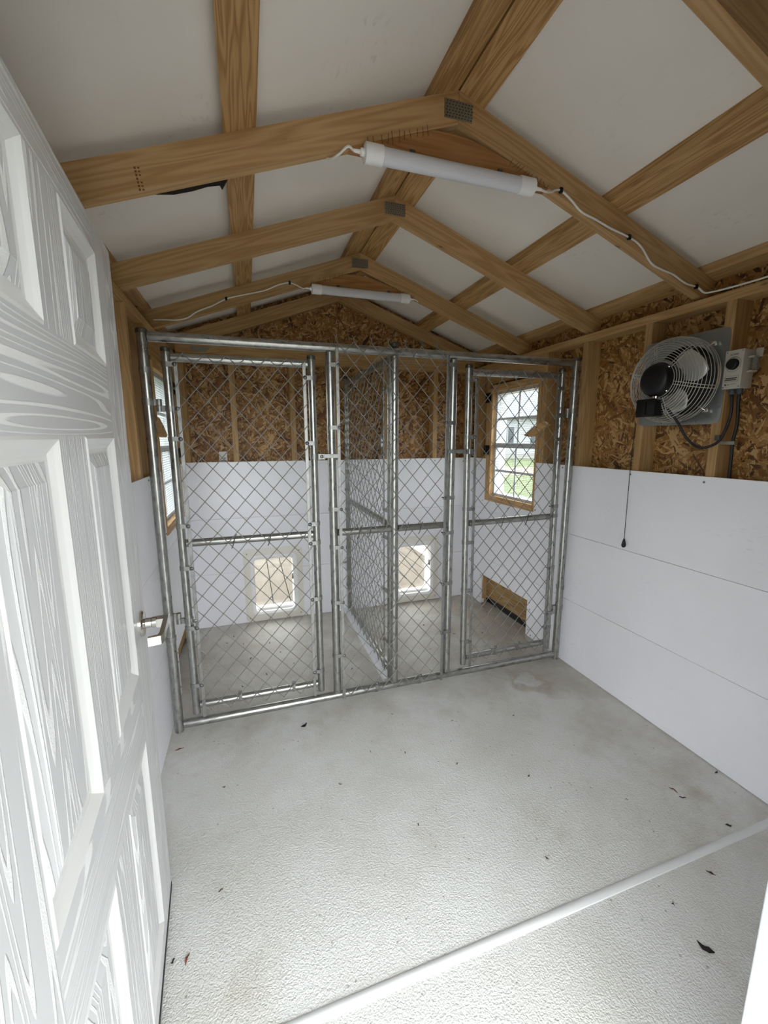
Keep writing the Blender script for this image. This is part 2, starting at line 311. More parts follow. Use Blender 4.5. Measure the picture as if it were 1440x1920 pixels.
def box(bm, lo, hi, bev=0.0):
    x0, y0, z0 = (min(a, b) for a, b in zip(lo, hi)); x1, y1, z1 = (max(a, b) for a, b in zip(lo, hi))
    v = [bm.verts.new(p) for p in [(x0, y0, z0), (x1, y0, z0), (x1, y1, z0), (x0, y1, z0), (x0, y0, z1), (x1, y0, z1), (x1, y1, z1), (x0, y1, z1)]]
    fs = [bm.faces.new([v[i] for i in q]) for q in [(3, 2, 1, 0), (4, 5, 6, 7), (0, 1, 5, 4), (1, 2, 6, 5), (2, 3, 7, 6), (3, 0, 4, 7)]]
    if bev:
        es = list({e for q in fs for e in q.edges}); bmesh.ops.bevel(bm, geom=es, offset=bev, segments=2, affect='EDGES', profile=0.5)
    return bm
def prism(bm, pts, axis, a, b):
    # polygon in the two other axes (in xyz order) swept along axis from a to b
    def P(q, t):
        q = list(q); q.insert(axis, t); return q
    v0 = [bm.verts.new(P(q, a)) for q in pts]; v1 = [bm.verts.new(P(q, b)) for q in pts]
    bm.faces.new(v0[::-1]); bm.faces.new(v1); n = len(pts)
    for i in range(n): bm.faces.new([v0[i], v0[(i+1) % n], v1[(i+1) % n], v1[i]])
    return bm
def ortho(d):
    d = Vector(d).normalized(); a = Vector((0, 0, 1)) if abs(d.z) < 0.9 else Vector((1, 0, 0))
    x = d.cross(a).normalized(); return x, d.cross(x).normalized()
def ring(bm, c, x, y, r_, n): return [bm.verts.new(Vector(c) + x*(r_*math.cos(2*math.pi*i/n)) + y*(r_*math.sin(2*math.pi*i/n))) for i in range(n)]
def bridge(bm, a, b):
    n = len(a)
    for i in range(n): bm.faces.new([a[i], a[(i+1) % n], b[(i+1) % n], b[i]])
def lathe(bm, base, d, prof, n=20, caps=True):
    # prof: list of (distance along d, radius)
    d = Vector(d).normalized(); x, y = ortho(d); last = None
    rings = [ring(bm, Vector(base)+d*t, x, y, max(r_, 1e-5), n) for t, r_ in prof]
    for a, b in zip(rings, rings[1:]): bridge(bm, a, b)
    if caps:
        bm.faces.new(rings[0][::-1]); bm.faces.new(rings[-1])
    return bm
def cyl(bm, p0, p1, r_, n=20, r1=None):
    d = Vector(p1)-Vector(p0); return lathe(bm, p0, d, [(0, r_), (d.length, r1 if r1 is not None else r_)], n)
def tube(bm, pts, r_, n=8, closed=False):
    pts = [Vector(p) for p in pts]; k = len(pts); rs = []; x = None
    for i in range(k):
        if closed: t = (pts[(i+1) % k]-pts[i-1]).normalized()
        else: t = (pts[min(i+1, k-1)]-pts[max(i-1, 0)]).normalized()
        if x is None: x, _ = ortho(t)
        x = (x - t*x.dot(t)).normalized(); y = t.cross(x); rs.append(ring(bm, pts[i], x, y, r_, n))
    for a, b in zip(rs, rs[1:]): bridge(bm, a, b)
    if closed: bridge(bm, rs[-1], rs[0])
    else: bm.faces.new(rs[0][::-1]); bm.faces.new(rs[-1])
    return bm
def smooth_path(pts, sub=6):
    pts = [Vector(p) for p in pts]; out = []
    for i in range(len(pts)-1):
        p0 = pts[max(i-1, 0)]; p1 = pts[i]; p2 = pts[i+1]; p3 = pts[min(i+2, len(pts)-1)]
        for k in range(sub):
            t = k/sub; out.append(0.5*((2*p1)+(-p0+p2)*t+(2*p0-5*p1+4*p2-p3)*t*t+(-p0+3*p1-3*p2+p3)*t**3))
    out.append(pts[-1]); return out
AX = {'x': Matrix.Identity(4), 'y': Matrix(((0, -1, 0, 0), (1, 0, 0, 0), (0, 0, 1, 0), (0, 0, 0, 1))), 'z': Matrix(((0, 0, -1, 0), (0, 1, 0, 0), (1, 0, 0, 0), (0, 0, 0, 1)))}
def board(name, lo, hi, mat='pine', parent=None, axis=None, bev=0.0015):
    ctr = [(a+b)/2 for a, b in zip(lo, hi)]; d = [abs(b-a) for a, b in zip(lo, hi)]
    axis = axis or 'xyz'[d.index(max(d))]
    bm = box(BM(), lo, hi, bev); return obj(name, bm, mat, parent, frame=Matrix.Translation(ctr) @ AX[axis])
def sheet(bm, axis, t0, t1, u0, u1, z0, z1, holes):
    # rectangle in (u,z) with rectangular holes, thickness along axis (0=x or 1=y)
    us = sorted({u0, u1} | {min(max(h[i], u0), u1) for h in holes for i in (0, 1)}); zs = sorted({z0, z1} | {min(max(h[i], z0), z1) for h in holes for i in (2, 3)})
    for a, b in zip(us, us[1:]):
        for c_, d_ in zip(zs, zs[1:]):
            if any(h[0]-1e-6 <= a and b <= h[1]+1e-6 and h[2]-1e-6 <= c_ and d_ <= h[3]+1e-6 for h in holes): continue
            if axis == 0: box(bm, (t0, a, c_), (t1, b, d_))
            else: box(bm, (a, t0, c_), (b, t1, d_))
    bmesh.ops.remove_doubles(bm, verts=bm.verts, dist=1e-5)
    # drop the faces two cells share
    seen = {}
    for f_ in list(bm.faces):
        k = tuple(sorted(v.index for v in f_.verts)) if False else frozenset(f_.verts); seen.setdefault(k, []).append(f_)
    kill = [f_ for fl in seen.values() if len(fl) > 1 for f_ in fl]
    if kill: bmesh.ops.delete(bm, geom=kill, context='FACES')
    return bm

# OSB sheets: frame with local XY in the plane of the sheet
OSBX = Matrix(((0, 0, 1, 0), (1, 0, 0, 0), (0, 1, 0, 0), (0, 0, 0, 1)))      # local x->y, y->z, z->x
OSBY = Matrix(((1, 0, 0, 0), (0, 0, -1, 0), (0, 1, 0, 0), (0, 0, 0, 1)))     # local x->x, y->z, z->-y

YB = D+0.099+0.012                      # outer face of the back sheathing
YF = FY-0.012-0.089                     # outer face of the front
# ------------------------------------------------------------------ floor and ground
fl = obj('floor', box(BM(), (-0.1, YF-0.02, -0.06), (W+0.1, YB, 0)), 'floor_coating'); meta(fl, 'white textured floor coating with dirt tracked in', None, None, 'structure')
bm = BM(); pts = [(-1.2215, 0), (-1.220, 0.003), (-1.215, 0.0055), (-1.208, 0.0065), (-1.201, 0.0055), (-1.196, 0.003), (-1.1945, 0)]
prism(bm, pts, 0, 0.0, W); bmesh.ops.rotate(bm, verts=bm.verts, cent=(M, -1.208, 0), matrix=Matrix.Rotation(0.008, 3, 'Z')); t1 = obj('trim_1', bm, 'strip_paint', smooth='auto'); meta(t1, 'low rounded white strip covering the seam across the floor', None, None, 'structure')

# ------------------------------------------------------------------ side walls
WIN = (0.345, 0.875, 0.935, 1.725)      # window opening in y, z
NOT = (0.327, 0.941, 0.888, 1.84)       # notch of the white boards around the window's frame
HOLE = (0.335, 0.945, -0.01, 0.258)
FANH = (-0.745, -0.452, 1.475, 1.768)
screw_src = None
def screws(parent, axis, pts, sgn):
    global screw_src
    for q in pts:
        d = Vector((sgn, 0, 0)) if axis == 0 else Vector((0, sgn, 0))
        if screw_src is None:
            bm = lathe(BM(), (0, 0, 0), (0, 0, 1), [(0, 0.0052), (0.0016, 0.0048), (0.0026, 0.003), (0.0028, 0.0005)], 10)
            me = bpy.data.meshes.new('screw'); bm.to_mesh(me); bm.free(); me.materials.append(MATS['screw_grey']); screw_src = me
        o = bpy.data.objects.new('screw', screw_src)
        link(o, parent, Matrix.Translation(q) @ Vector((0, 0, 1)).rotation_difference(d).to_matrix().to_4x4())
def side_wall(side):
    sg = 1 if side == 'right' else -1
    X = lambda t: (W+t) if side == 'right' else -t           # t: distance behind the white boards' face
    holes = [WIN, (HOLE[0]-.0, HOLE[1], HOLE[2], HOLE[3])] + ([FANH] if side == 'right' else [])
    bm = sheet(BM(), 0, *sorted((X(0.099), X(0.111))), YF, YB, -0.06, 2.11, [WIN] + ([FANH] if side == 'right' else []))
    wl = obj('wall_'+side, bm, 'osb', None, frame=Matrix.Translation((X(0.099), 0, 1)) @ OSBX)
    meta(wl, 'oriented strand board wall with pine studs above white boards, ' + ('exhaust fan mounted on it' if side == 'right' else 'behind the open entry door'), None, None, 'structure')
    # white boards, three courses
    for k, (z0, z1) in enumerate([(0.003, H1-0.0011), (H1+0.0011, H2-0.0011), (H2+0.0011, H3)]):
        hs = [h for h in (NOT, HOLE)]
        bm = sheet(BM(), 0, *sorted((X(0.0), X(0.0095))), FY, D, z0, z1, hs); obj('wall_board', bm, 'pvc_white', wl, frame=Matrix.Translation((X(0), -0.4+k*0.9, 0)))
    st = lambda y0, y1, z0=0.04, z1=1.905: board('stud', (X(0.010), y0, z0), (X(0.0985), y1, z1), 'pine', wl)
    for y in (-1.62, -1.20, -0.79, -0.435, -0.043): st(y, y+0.038)
    st(0.28, 0.318); st(0.945, 0.983); st(1.11, 1.148)
    board('top_plate', (X(0.010), FY-0.09, 1.905), (X(0.0985), D+0.09, 1.943), 'pine', wl)
    board('bottom_plate', (X(0.010), FY, 0.0), (X(0.0985), HOLE[0]-0.02, 0.038), 'pine', wl)
    board('header', (X(0.016), 0.318, 1.79), (X(0.0985), 0.945, 1.905), 'pine', wl)
    board('eave_board', (X(0.112), YF-0.02, 1.83), (X(0.131), YB+0.02, 2.135), 'pine', wl)
    # low hatch: white lining, pine boards behind
    board('hatch_lining', (X(0.0005), 0.9455, 0.004), (X(0.034), 0.9575, 0.258), 'pvc_white', wl, 'x')
    board('hatch_board', (X(0.052), 0.30, 0.062), (X(0.09), 0.99, 0.30), 'hatch_pine', wl); board('hatch_gap_dark', (X(0.070), 0.30, 0.001), (X(0.08), 0.99, 0.0615), 'black_rubber', wl)  # black strip stands in for the shade in the gap under the hatch board
    board('hatch_jamb', (X(0.0355), 0.946, 0.0), (X(0.0515), 0.984, 0.262), 'pine', wl, 'z')
    board('hatch_lintel', (X(0.010), 0.318, 0.262), (X(0.0515), 0.945, 0.30), 'pine', wl)
    sp = [(-0.40, 1.200), (-0.76, 1.196), (-1.18, 1.2), (0.079, 1.203), (0.034, 1.203), (0.62, 0.866), (0.31, 0.905), (0.973, 0.879), (1.117, 1.205), (1.02, 1.2),
          (0.965, 0.245), (1.117, 0.146), (0.968, 0.05), (0.310, 0.25), (0.305, 0.2), (0.31, 0.05), (0.28, 0.02)]
    screws(wl, 0, [(X(0.0), y, z) for y, z in sp], -sg)
    return wl
wall_r = side_wall('right'); wall_l = side_wall('left')

# ------------------------------------------------------------------ back wall
DD1, DD2 = 0.5585, 1.707               # centres of the two dog doors
DO = (0.150, 0.075, 0.500)             # half width, z0, z1 of the opening
bm = sheet(BM(), 1, D+0.099, D+0.111, -0.112, W+0.112, -0.06, 1.95, [(c-DO[0], c+DO[0], DO[1], DO[2]) for c in (DD1, DD2)])
wall_b = obj('wall_back', bm, 'osb', None, frame=Matrix.Translation((M, D+0.099, 1)) @ OSBY)
meta(wall_b, 'oriented strand board gable wall with pine studs above white boards and two dog doors', None, None, 'structure')
for s_ in (-1, 1):                    # gable sheathing, two pieces with a joint on the ridge line
    e = M+0.125
    pts = [(M+s_*0.0012, 1.952), (M+s_*e, 1.952), (M+s_*e, ZT+PT-SL*e), (M+s_*0.0012, ZT+PT)]
    bm = prism(BM(), pts, 1, D+0.099, D+0.111)
    obj('gable_sheathing', bm, 'osb', wall_b, frame=Matrix.Translation((M+s_*0.6, D+0.099, 2.6+s_*0.3)) @ OSBY)
board('seam_light_stop', (M-0.03, D+0.1115, 1.96), (M+0.03, D+0.13, ZT), 'black_rubber', wall_b)  # dark backing added behind the ridge joint to keep daylight from leaking through
for z0, z1 in [(0.003, H1-0.0011), (H1+0.0011, H2-0.0011), (H2+0.0011, H3)]:
    bm = sheet(BM(), 1, D, D+0.0095, 0.0, W, z0, z1, [(c-DO[0], c+DO[0], DO[1], DO[2]) for c in (DD1, DD2)])
    obj('wall_board', bm, 'pvc_white', wall_b, frame=Matrix.Translation((z0*3, D, 0)))
for x in (0.004, 0.322, 0.729, 1.06, 1.452, 1.862, W-0.045):
    z0 = 0.04 if not any(abs(x+0.019-c) < 0.18 for c in (DD1, DD2)) else 0.56
    board('stud', (x, D+0.0105, z0), (x+0.038, D+0.0985, 1.905), 'pine', wall_b)
board('top_plate', (0.0, D+0.0105, 1.905), (W, D+0.0985, 1.943), 'pine', wall_b)
screws(wall_b, 1, [(x, D, z) for x, z in [(0.03, 1.19), (0.345, 1.203), (0.748, 1.203), (1.62, 1.205), (1.88, 1.2), (2.14, 1.19)]], -1)

# ------------------------------------------------------------------ front wall with the doorway (the camera looks in through it)
DX0, DX1, DZ = 0.160, 1.111, 1.845
bm = sheet(BM(), 1, YF, FY-0.089, -0.112, W+0.112, -0.06, 1.95, [(DX0, DX1, -0.06, DZ)])
wall_f = obj('wall_front', bm, 'osb', None, frame=Matrix.Translation((M, FY, 1)) @ OSBY); meta(wall_f, 'front gable wall around the entry doorway', None, None, 'structure')
e = M+0.125
obj('gable_sheathing', prism(BM(), [(M-e, 1.952), (M+e, 1.952), (M+e, ZT+PT-SL*e), (M, ZT+PT), (M-e, ZT+PT-SL*e)], 1, YF, FY-0.089), 'osb', wall_f, frame=Matrix.Translation((M, FY, 2)) @ OSBY)
for x in (0.0, 0.075, 1.152, 1.55, 1.95, W-0.04): board('stud', (x, FY-0.0885, 0.0), (x+0.038, FY-0.0105, 1.905), 'pine', wall_f)
board('top_plate', (0, FY-0.0885, 1.905), (W, FY-0.0105, 1.943), 'pine', wall_f)
for z0, z1 in [(0.003, H1-0.0011), (H1+0.0011, H2-0.0011), (H2+0.0011, H3)]:
    obj('wall_board', box(BM(), (DX1+0.042, FY-0.0095, z0), (W, FY, z1)), 'pvc_white', wall_f, frame=Matrix.Translation((0.4, FY, 0)))
obj('siding', sheet(BM(), 1, YF-0.014, YF-0.0005, -0.13, W+0.13, -0.08, 1.97, [(DX0-0.0405, DX1+0.0405, -0.08, DZ+0.0405)]), 'siding_white', wall_f)
obj('gable_siding', prism(BM(), [(M-e, 1.9715), (M+e, 1.9715), (M+e, ZT+PT-SL*e-0.001), (M, ZT+PT-0.001), (M-e, ZT+PT-SL*e-0.001)], 1, YF-0.014, YF-0.0005), 'siding_white', wall_f)
for lo, hi in (((DX1+0.004, YF-0.032, -0.05), (DX1+0.094, YF-0.0145, DZ+0.09)), ((DX0-0.094, YF-0.032, -0.05), (DX0-0.004, YF-0.0145, DZ+0.09)), ((DX0-0.0035, YF-0.032, DZ+0.004), (DX1+0.0035, YF-0.0145, DZ+0.09))): board('door_casing', lo, hi, 'jamb_white', wall_f)
def trimbox(n, lo, hi, lab):
    o = board(n, lo, hi, 'jamb_white', None, None, 0.002); meta(o, lab, None, None, 'structure'); return o
trimbox('trim_2', (DX1, FY-0.115, 0.0), (DX1+0.04, FY-0.012, DZ), 'white painted jamb on the latch side of the doorway')
trimbox('trim_3', (DX0-0.0, FY-0.115, 0.0), (DX0-0.04, FY-0.012, DZ), 'white painted jamb on the hinge side of the doorway')
trimbox('trim_4', (DX0-0.04, FY-0.115, DZ), (DX1+0.04, FY-0.012, DZ+0.04), 'white painted head jamb over the doorway')

# ------------------------------------------------------------------ roof: sheet, purlins, trusses
def roofz(x, base): return base - SL*abs(x-M)
#                           # purlin height measured upright
bm = BM()
for s_ in (-1, 1):
    e = M+0.13
    prism(bm, [(M, ZT+PT), (M+s_*e, ZT+PT-SL*e), (M+s_*e, ZT+PT+0.012-SL*e), (M, ZT+PT+0.012)], 1, YF-1.45, YB+0.02)  # runs past the front as an added, unseen porch roof that shades the doorway
ceil = obj('ceiling', bm, 'roof_sheet_white', None, frame=Matrix.Translation((M, 0, ZT))); meta(ceil, 'white underside of the gable roof sheets above pine framing', None, None, 'structure')
def slope_frame(s_, y, x=None):
    x = M+s_*0.6 if x is None else x
    d = Vector((s_*math.cos(ANG), 0, -math.sin(ANG))); n = Vector((s_*math.sin(ANG), 0, math.cos(ANG))); yv = n.cross(d)
    return Matrix(((d.x, yv.x, n.x, x), (d.y, yv.y, n.y, y), (d.z, yv.z, n.z, roofz(x, ZT)), (0, 0, 0, 1)))
for s_ in (-1, 1):
    for (a, b, mt) in [(0.0035, 0.093, 'pine_striped'), (0.624, 0.7125, 'pine_striped'), (1.155, 1.235, 'pine')]:
        pts = [(M+s_*a, roofz(M+a, ZT)+0.0005), (M+s_*b, roofz(M+b, ZT)+0.0005), (M+s_*b, roofz(M+b, ZT)+PT-0.0005), (M+s_*a, roofz(M+a, ZT)+PT-0.0005)]
        bm = prism(BM(), pts, 1, YF-1.4, YB)  # purlins carry on under the added porch roof
        obj('purlin', bm, mt, ceil, frame=Matrix.Translation((M+s_*(a+b)/2, -0.2, ZT)) @ AX['y'])
TY = [-1.2426, -0.633, -0.026, 0.599, 1.195, FY-0.089]
plates = None
for ti, y in enumerate(TY):
    for s_ in (-1, 1):
        xs = (ZB-1.9445)/SL; xe = M+0.111
        if ti in (4, 5): xe = M+0.098
        pts = [(M+s_*0.0004, ZT), (M+s_*0.0004, ZB), (M+s_*min(xs, xe), ZB-SL*min(xs, xe))] + ([(M+s_*xe, 1.9445)] if xs < xe else []) + [(M+s_*xe, ZT-SL*xe)]
        obj('rafter', prism(BM(), pts, 1, y, y+0.038), 'pine', ceil, frame=slope_frame(s_, y))
    if ti in (0, 1, 2, 3):
        bm = box(BM(), (M-0.05, y-0.0015, ZT-0.083), (M+0.048, y-0.0001, ZT-0.031))
        cp = obj('connector_plate', bm, 'connector_steel', ceil, frame=Matrix.Translation((M, y, ZT)))
        bm = BM()
        for a in range(9):
            for b in range(6):
                px = M-0.045+a*0.0108+(b % 2)*0.003; pz = ZT-0.079+b*0.0082; box(bm, (px, y-0.0024, pz), (px+0.0045, y-0.0014, pz+0.0028))
        o = obj('plate_tooth', bm, 'cap_metal', cp, frame=Matrix.Translation((M, y, ZT))); o['kind'] = 'stuff'
# gable truss tie beam with its joint plate
board('tie_beam', (0.0, D+0.0105, 1.9445), (W, D+0.0485, 2.033), 'pine', ceil)
obj('connector_plate', prism(BM(), [(0.10, 1.955), (0.185, 1.955), (0.22, 1.985), (0.09, 1.99)], 1, D+0.0088, D+0.0103), 'connector_steel', ceil)
staple_me = None
def staple(parent, x, z, ang, y, ln=0.022):
    global staple_me
    if staple_me is None:
        bm = tube(BM(), [(0, 0.002, -0.5), (0, -0.0012, -0.5), (0, -0.0012, 0.5), (0, 0.002, 0.5)], 0.0007, 5)
        for v in bm.verts: pass
        staple_me = bpy.data.meshes.new('staple'); bm.to_mesh(staple_me); bm.free(); staple_me.materials.append(MATS['staple_rust'])
    o = bpy.data.objects.new('staple', staple_me)
    link(o, parent, Matrix.Translation((x, y, z)) @ Matrix.Rotation(ang, 4, 'Y') @ Matrix.Diagonal((1, 1, ln, 1)))
for y in (-0.633, 0.599):
    h = 0.356; zb = ZB-SL*h
    g = obj('gusset_board', prism(BM(), [(M-h, zb), (M+h, zb), (M+0.20, ZB-SL*0.20-0.0012), (M+0.105, 2.318), (M+0.05, 2.330), (M-0.03, 2.336), (M-0.085, ZB-SL*0.085-0.0015)], 1, y+0.0005, y+0.0375), 'gusset_pine', ceil, frame=Matrix.Translation((M, y, 2.28)))
    for k in range(11):
        dx = 0.108+0.019*k+random.uniform(-.006, .006)
        staple(g, M-dx, ZB-SL*dx, ANG*-0.2+random.uniform(-.12, .12), y, random.uniform(0.02, 0.036))
    for k in range(12):
        dx = 0.205+0.0128*k+random.uniform(-.006, .006)
        staple(g, M+dx, ZB-SL*dx, random.choice((0.5, 0.62, 0.9, -0.25))+random.uniform(-.15, .15), y, random.uniform(0.016, 0.03))
# grade stamp on the nearest full rafter, and torn black felt showing under it
raft = [o for o in C.objects if o.name.startswith('rafter')][2]
bm = BM()
for k in range(7):
    t = 0.008*k; x0 = 0.178+0.16*t
    box(bm, (x0-0.004, -0.6334, 2.085-t*1.05), (x0+0.001, -0.6331, 2.0795-t*1.05)); 
    if k != 3: box(bm, (x0+0.0045, -0.6334, 2.0855-t*1.05), (x0+0.0095, -0.6331, 2.0815-t*1.05))
obj('grade_stamp', bm, 'stamp_ink', raft)
bm = BM()
q = [(0.215, 2.045), (0.262, 2.052), (0.31, 2.068), (0.352, 2.086), (0.384, 2.094), (0.390, 2.084), (0.400, 2.101), (0.41, 2.119), (0.36, 2.11), (0.28, 2.09), (0.215, 2.062)]
obj('felt_strip', prism(BM(), q, 1, -0.5935, -0.5915), 'black_rubber', ceil)

# ------------------------------------------------------------------ windows
def window(idx, side):
    sg = 1 if side == 'right' else -1
    X = lambda t: (W+t) if side == 'right' else -t
    y0, y1, z0, z1 = WIN
    wn = obj('window_%d' % idx, sheet(BM(), 0, *sorted((X(0.0305), X(0.118))), y0-0.012, y1+0.012, z0-0.012, z1+0.012, [(y0+0.016, y1-0.016, z0+0.018, z1-0.018)]), 'sash_white', None, frame=Matrix.Translation((X(0.1), 0.61, 0.93)))
    meta(wn, 'double-hung window with hinged pine screen frame ' + ('in the wall that carries the exhaust fan' if side == 'right' else 'in the wall behind the open entry door'), None, None, 'structure')
    # pine lining boards standing a little proud of the white boards
    board('jamb_board', (X(-0.006), y1, z0-0.045), (X(0.030), y1+0.064, z1+0.03), 'pine_window', wn, 'z')
    board('jamb_board', (X(-0.004), y0-0.018, z0-0.045), (X(0.030), y0, z1+0.03), 'pine_window', wn, 'z')
    board('jack_stud', (X(0.006), 0.3185, H3+0.001), (X(0.0985), 0.3265, 1.79), 'pine', wn, 'z')
    board('sill_board', (X(-0.006), y0, z0-0.046), (X(0.030), y1, z0), 'pine_window', wn, 'y')
    board('head_board', (X(-0.004), y0, z1), (X(0.030), y1, z1+0.05), 'pine_window', wn, 'y')
    zm = 1.325
    for (a, b, t) in [(z0+0.018, zm-0.014, 0.042), (zm+0.014, z1-0.018, 0.052)]:
        obj('pane', box(BM(), (X(t), y0+0.016, a), (X(t+0.003), y1-0.016, b)), 'window_glass', wn)
        ym = (y0+y1)/2 
        board('muntin', (X(t-0.004), ym-0.008, a), (X(t-0.0005), ym+0.008, b), 'sash_white', wn, None, 0.0)
        board('muntin', (X(t-0.005), y0+0.016, (a+b)/2-0.008), (X(t-0.0015), y1-0.016, (a+b)/2+0.008), 'sash_white', wn, None, 0.0)
    board('meeting_rail', (X(0.034), y0+0.014, zm-0.018), (X(0.056), y1-0.014, zm+0.018), 'sash_white', wn, None, 0.002)
    bm = BM(); n = 0.0013; t = 0.022
    k = y0
    while k < y1:
        box(bm, (X(t), k-n/2, z0), (X(t+0.0009), k+n/2, z1)); k += 0.0127
    k = z0
    while k < z1:
        box(bm, (X(t+0.001), y0, k-n/2), (X(t+0.0019), y1, k+n/2)); k += 0.0127
    o = obj('screen_mesh', bm, 'screen_steel', wn); o['kind'] = 'stuff'
    for z in (1.689, 1.289):
        bm = box(BM(), (X(-0.0085), 0.893, z-0.038), (X(0.0), 0.975, z+0.036), 0.002)
        hg = obj('hinge', bm, 'black_plastic', wn); cyl_b = BM(); cyl(cyl_b, (X(-0.012), 0.9405, z-0.03), (X(-0.012), 0.9405, z+0.03), 0.004, 10); obj('hinge_pin', cyl_b, 'black_plastic', hg, smooth='auto')
    tb = [(0.441, 1.399), (0.395, 1.425), (0.356, 1.446), (0.264, 1.479), (0.222, 1.482), (0.19, 1.464), (0.235, 1.446), (0.28, 1.425), (0.319, 1.397), (0.345, 1.389), (0.38, 1.388), (0.41, 1.391)]
    obj('turn_button', prism(BM(), tb, 0, *sorted((X(-0.0265), X(-0.0065)))), 'pine_window', wn, frame=Matrix.Translation((X(-0.015), 0.32, 1.43)) @ Matrix.Rotation(0.35*1, 4, 'X') @ AX['y'])
    screws(wn, 0, [(X(-0.0265), 0.315, 1.437), (X(-0.006), 0.91, 0.95), (X(-0.006), 0.6, 0.91)], -sg)
window(1, 'right'); window(2, 'left')

# ------------------------------------------------------------------ entry door, swung inward
QD = dict(x=0.115, y=-0.7698, yaw=0.0759, l1=0.0051, l2=0.0075)
du = Vector((math.sin(QD['yaw']), -math.cos(QD['yaw']), 0)); dn0 = Vector((math.cos(QD['yaw']), math.sin(QD['yaw']), 0))
dv = (Vector((0, 0, 1)) + QD['l1']*du + QD['l2']*dn0).normalized(); dn = du.cross(dv).normalized()
if dn.x < 0: dn = -dn
du = (du - dv*du.dot(dv)).normalized()
# local frame: X up the door (grain), Y along the width from the latch edge, Z out of the face towards the room
DF = Matrix(((dv.x, du.x, dn.x, QD['x']), (dv.y, du.y, dn.y, QD['y']), (dv.z, du.z, dn.z, 0.0), (0, 0, 0, 1)))
DW, DH, DT = 0.914, 1.8175, 0.044
cols = [(0.168, 0.3965), (0.5345, 0.765)]; rows = [(0.0837, 0.6394), (0.8131, 1.3874), (1.5333, 1.7581)]
def local(bm): bm.transform(DF); return bm
bm = BM()
# slab with the six recesses; face at z=0, recess 9 mm deep
ys = [0, cols[0][0], cols[0][1], cols[1][0], cols[1][1], DW]; xs = [0.012, rows[0][0], rows[0][1], rows[1][0], rows[1][1], rows[2][0], rows[2][1], DH]
box(bm, (0.019, 0, -DT), (DH, DW, -0.0105))
slab = obj('door_1', local(bm), 'door_paint_smooth', None, frame=DF); meta(slab, 'white six-panel entry door with embossed wood grain standing open', None, None, 'structure')
def piece(name, a, b, c_, d_, rot):
    bm = box(BM(), (a, c_, -0.0105), (b, d_, 0.0), 0.0)
    fr = DF @ Matrix.Translation(((a+b)/2, (c_+d_)/2, 0)) @ (Matrix.Rotation(math.pi/2, 4, 'Z') if rot else Matrix())
    return obj(name, local(bm), 'door_paint', slab, frame=fr)
piece('stile', 0.019, DH, 0, cols[0][0], False); piece('stile', 0.019, DH, cols[1][1], DW, False)
for a, b in [(0.019, rows[0][0]), (rows[0][1], rows[1][0]), (rows[1][1], rows[2][0]), (rows[2][1], DH)]: piece('rail', a, b, cols[0][0], cols[1][1], True)
for a, b in rows: piece('mullion', a, b, cols[0][1], cols[1][0], False)
for a, b in rows:
    for c_, d_ in cols:
        # moulding: sloped cove from the face down to the recess, then the raised field
        bm = BM(); prev = None
        for off, z in [(0.0, 0.0), (0.004, 0.0022), (0.008, 0.0), (0.014, -0.0035), (0.024, -0.0085), (0.030, -0.0095), (0.033, -0.0095)]:
            vs_ = [bm.verts.new(p) for p in [(a+off, c_+off, z), (b-off, c_+off, z), (b-off, d_-off, z), (a+off, d_-off, z)]]
            if prev: bridge(bm, prev, vs_)
            prev = vs_
        mo = obj('panel_moulding', local(bm), 'door_paint_smooth', slab, frame=DF)
        bm = BM(); prev = None
        for off, z in [(0.033, -0.0095), (0.036, -0.0085), (0.056, -0.0025), (0.058, -0.0015)]:
            vs_ = [bm.verts.new(p) for p in [(a+off, c_+off, z), (b-off, c_+off, z), (b-off, d_-off, z), (a+off, d_-off, z)]]
            if prev: bridge(bm, prev, vs_)
            prev = vs_
        bm.faces.new(prev)
        obj('raised_panel', local(bm), 'door_paint', slab, frame=DF @ Matrix.Translation(((a+b)/2, (c_+d_)/2, 0)))
obj('door_sweep', local(box(BM(), (0.003, 0.0005, -0.040), (0.0185, DW, 0.0015))), 'black_rubber', slab, frame=DF)
# lever handle
hz, hs = 0.905, 0.066
bm = lathe(BM(), (hz, hs, 0.0), (0, 0, 1), [(0, 0.033), (0.004, 0.033), (0.008, 0.030), (0.0095, 0.018), (0.011, 0.0135), (0.024, 0.0125), (0.026, 0.0145), (0.036, 0.0145)], 28)
rose = obj('handle_rose', local(bm), 'satin_nickel', slab, frame=DF, smooth='auto')
bm = BM()
prism(bm, [(hs-0.013, 0.036), (hs-0.013, 0.064), (hs+0.10, 0.064), (hs+0.118, 0.058), (hs+0.122, 0.03), (hs+0.112, 0.03), (hs+0.108, 0.050), (hs+0.095, 0.053), (hs+0.013, 0.053), (hs+0.013, 0.036)], 0, hz-0.011, hz+0.011)
obj('lever', local(bm), 'satin_nickel', rose, frame=DF)
for z in (0.2, 0.92, 1.62):
    bm = cyl(BM(), (z-0.045, DW+0.004, -0.002), (z+0.045, DW+0.004, -0.002), 0.006, 12); obj('door_hinge', local(bm), 'satin_nickel', slab, frame=DF, smooth='auto')

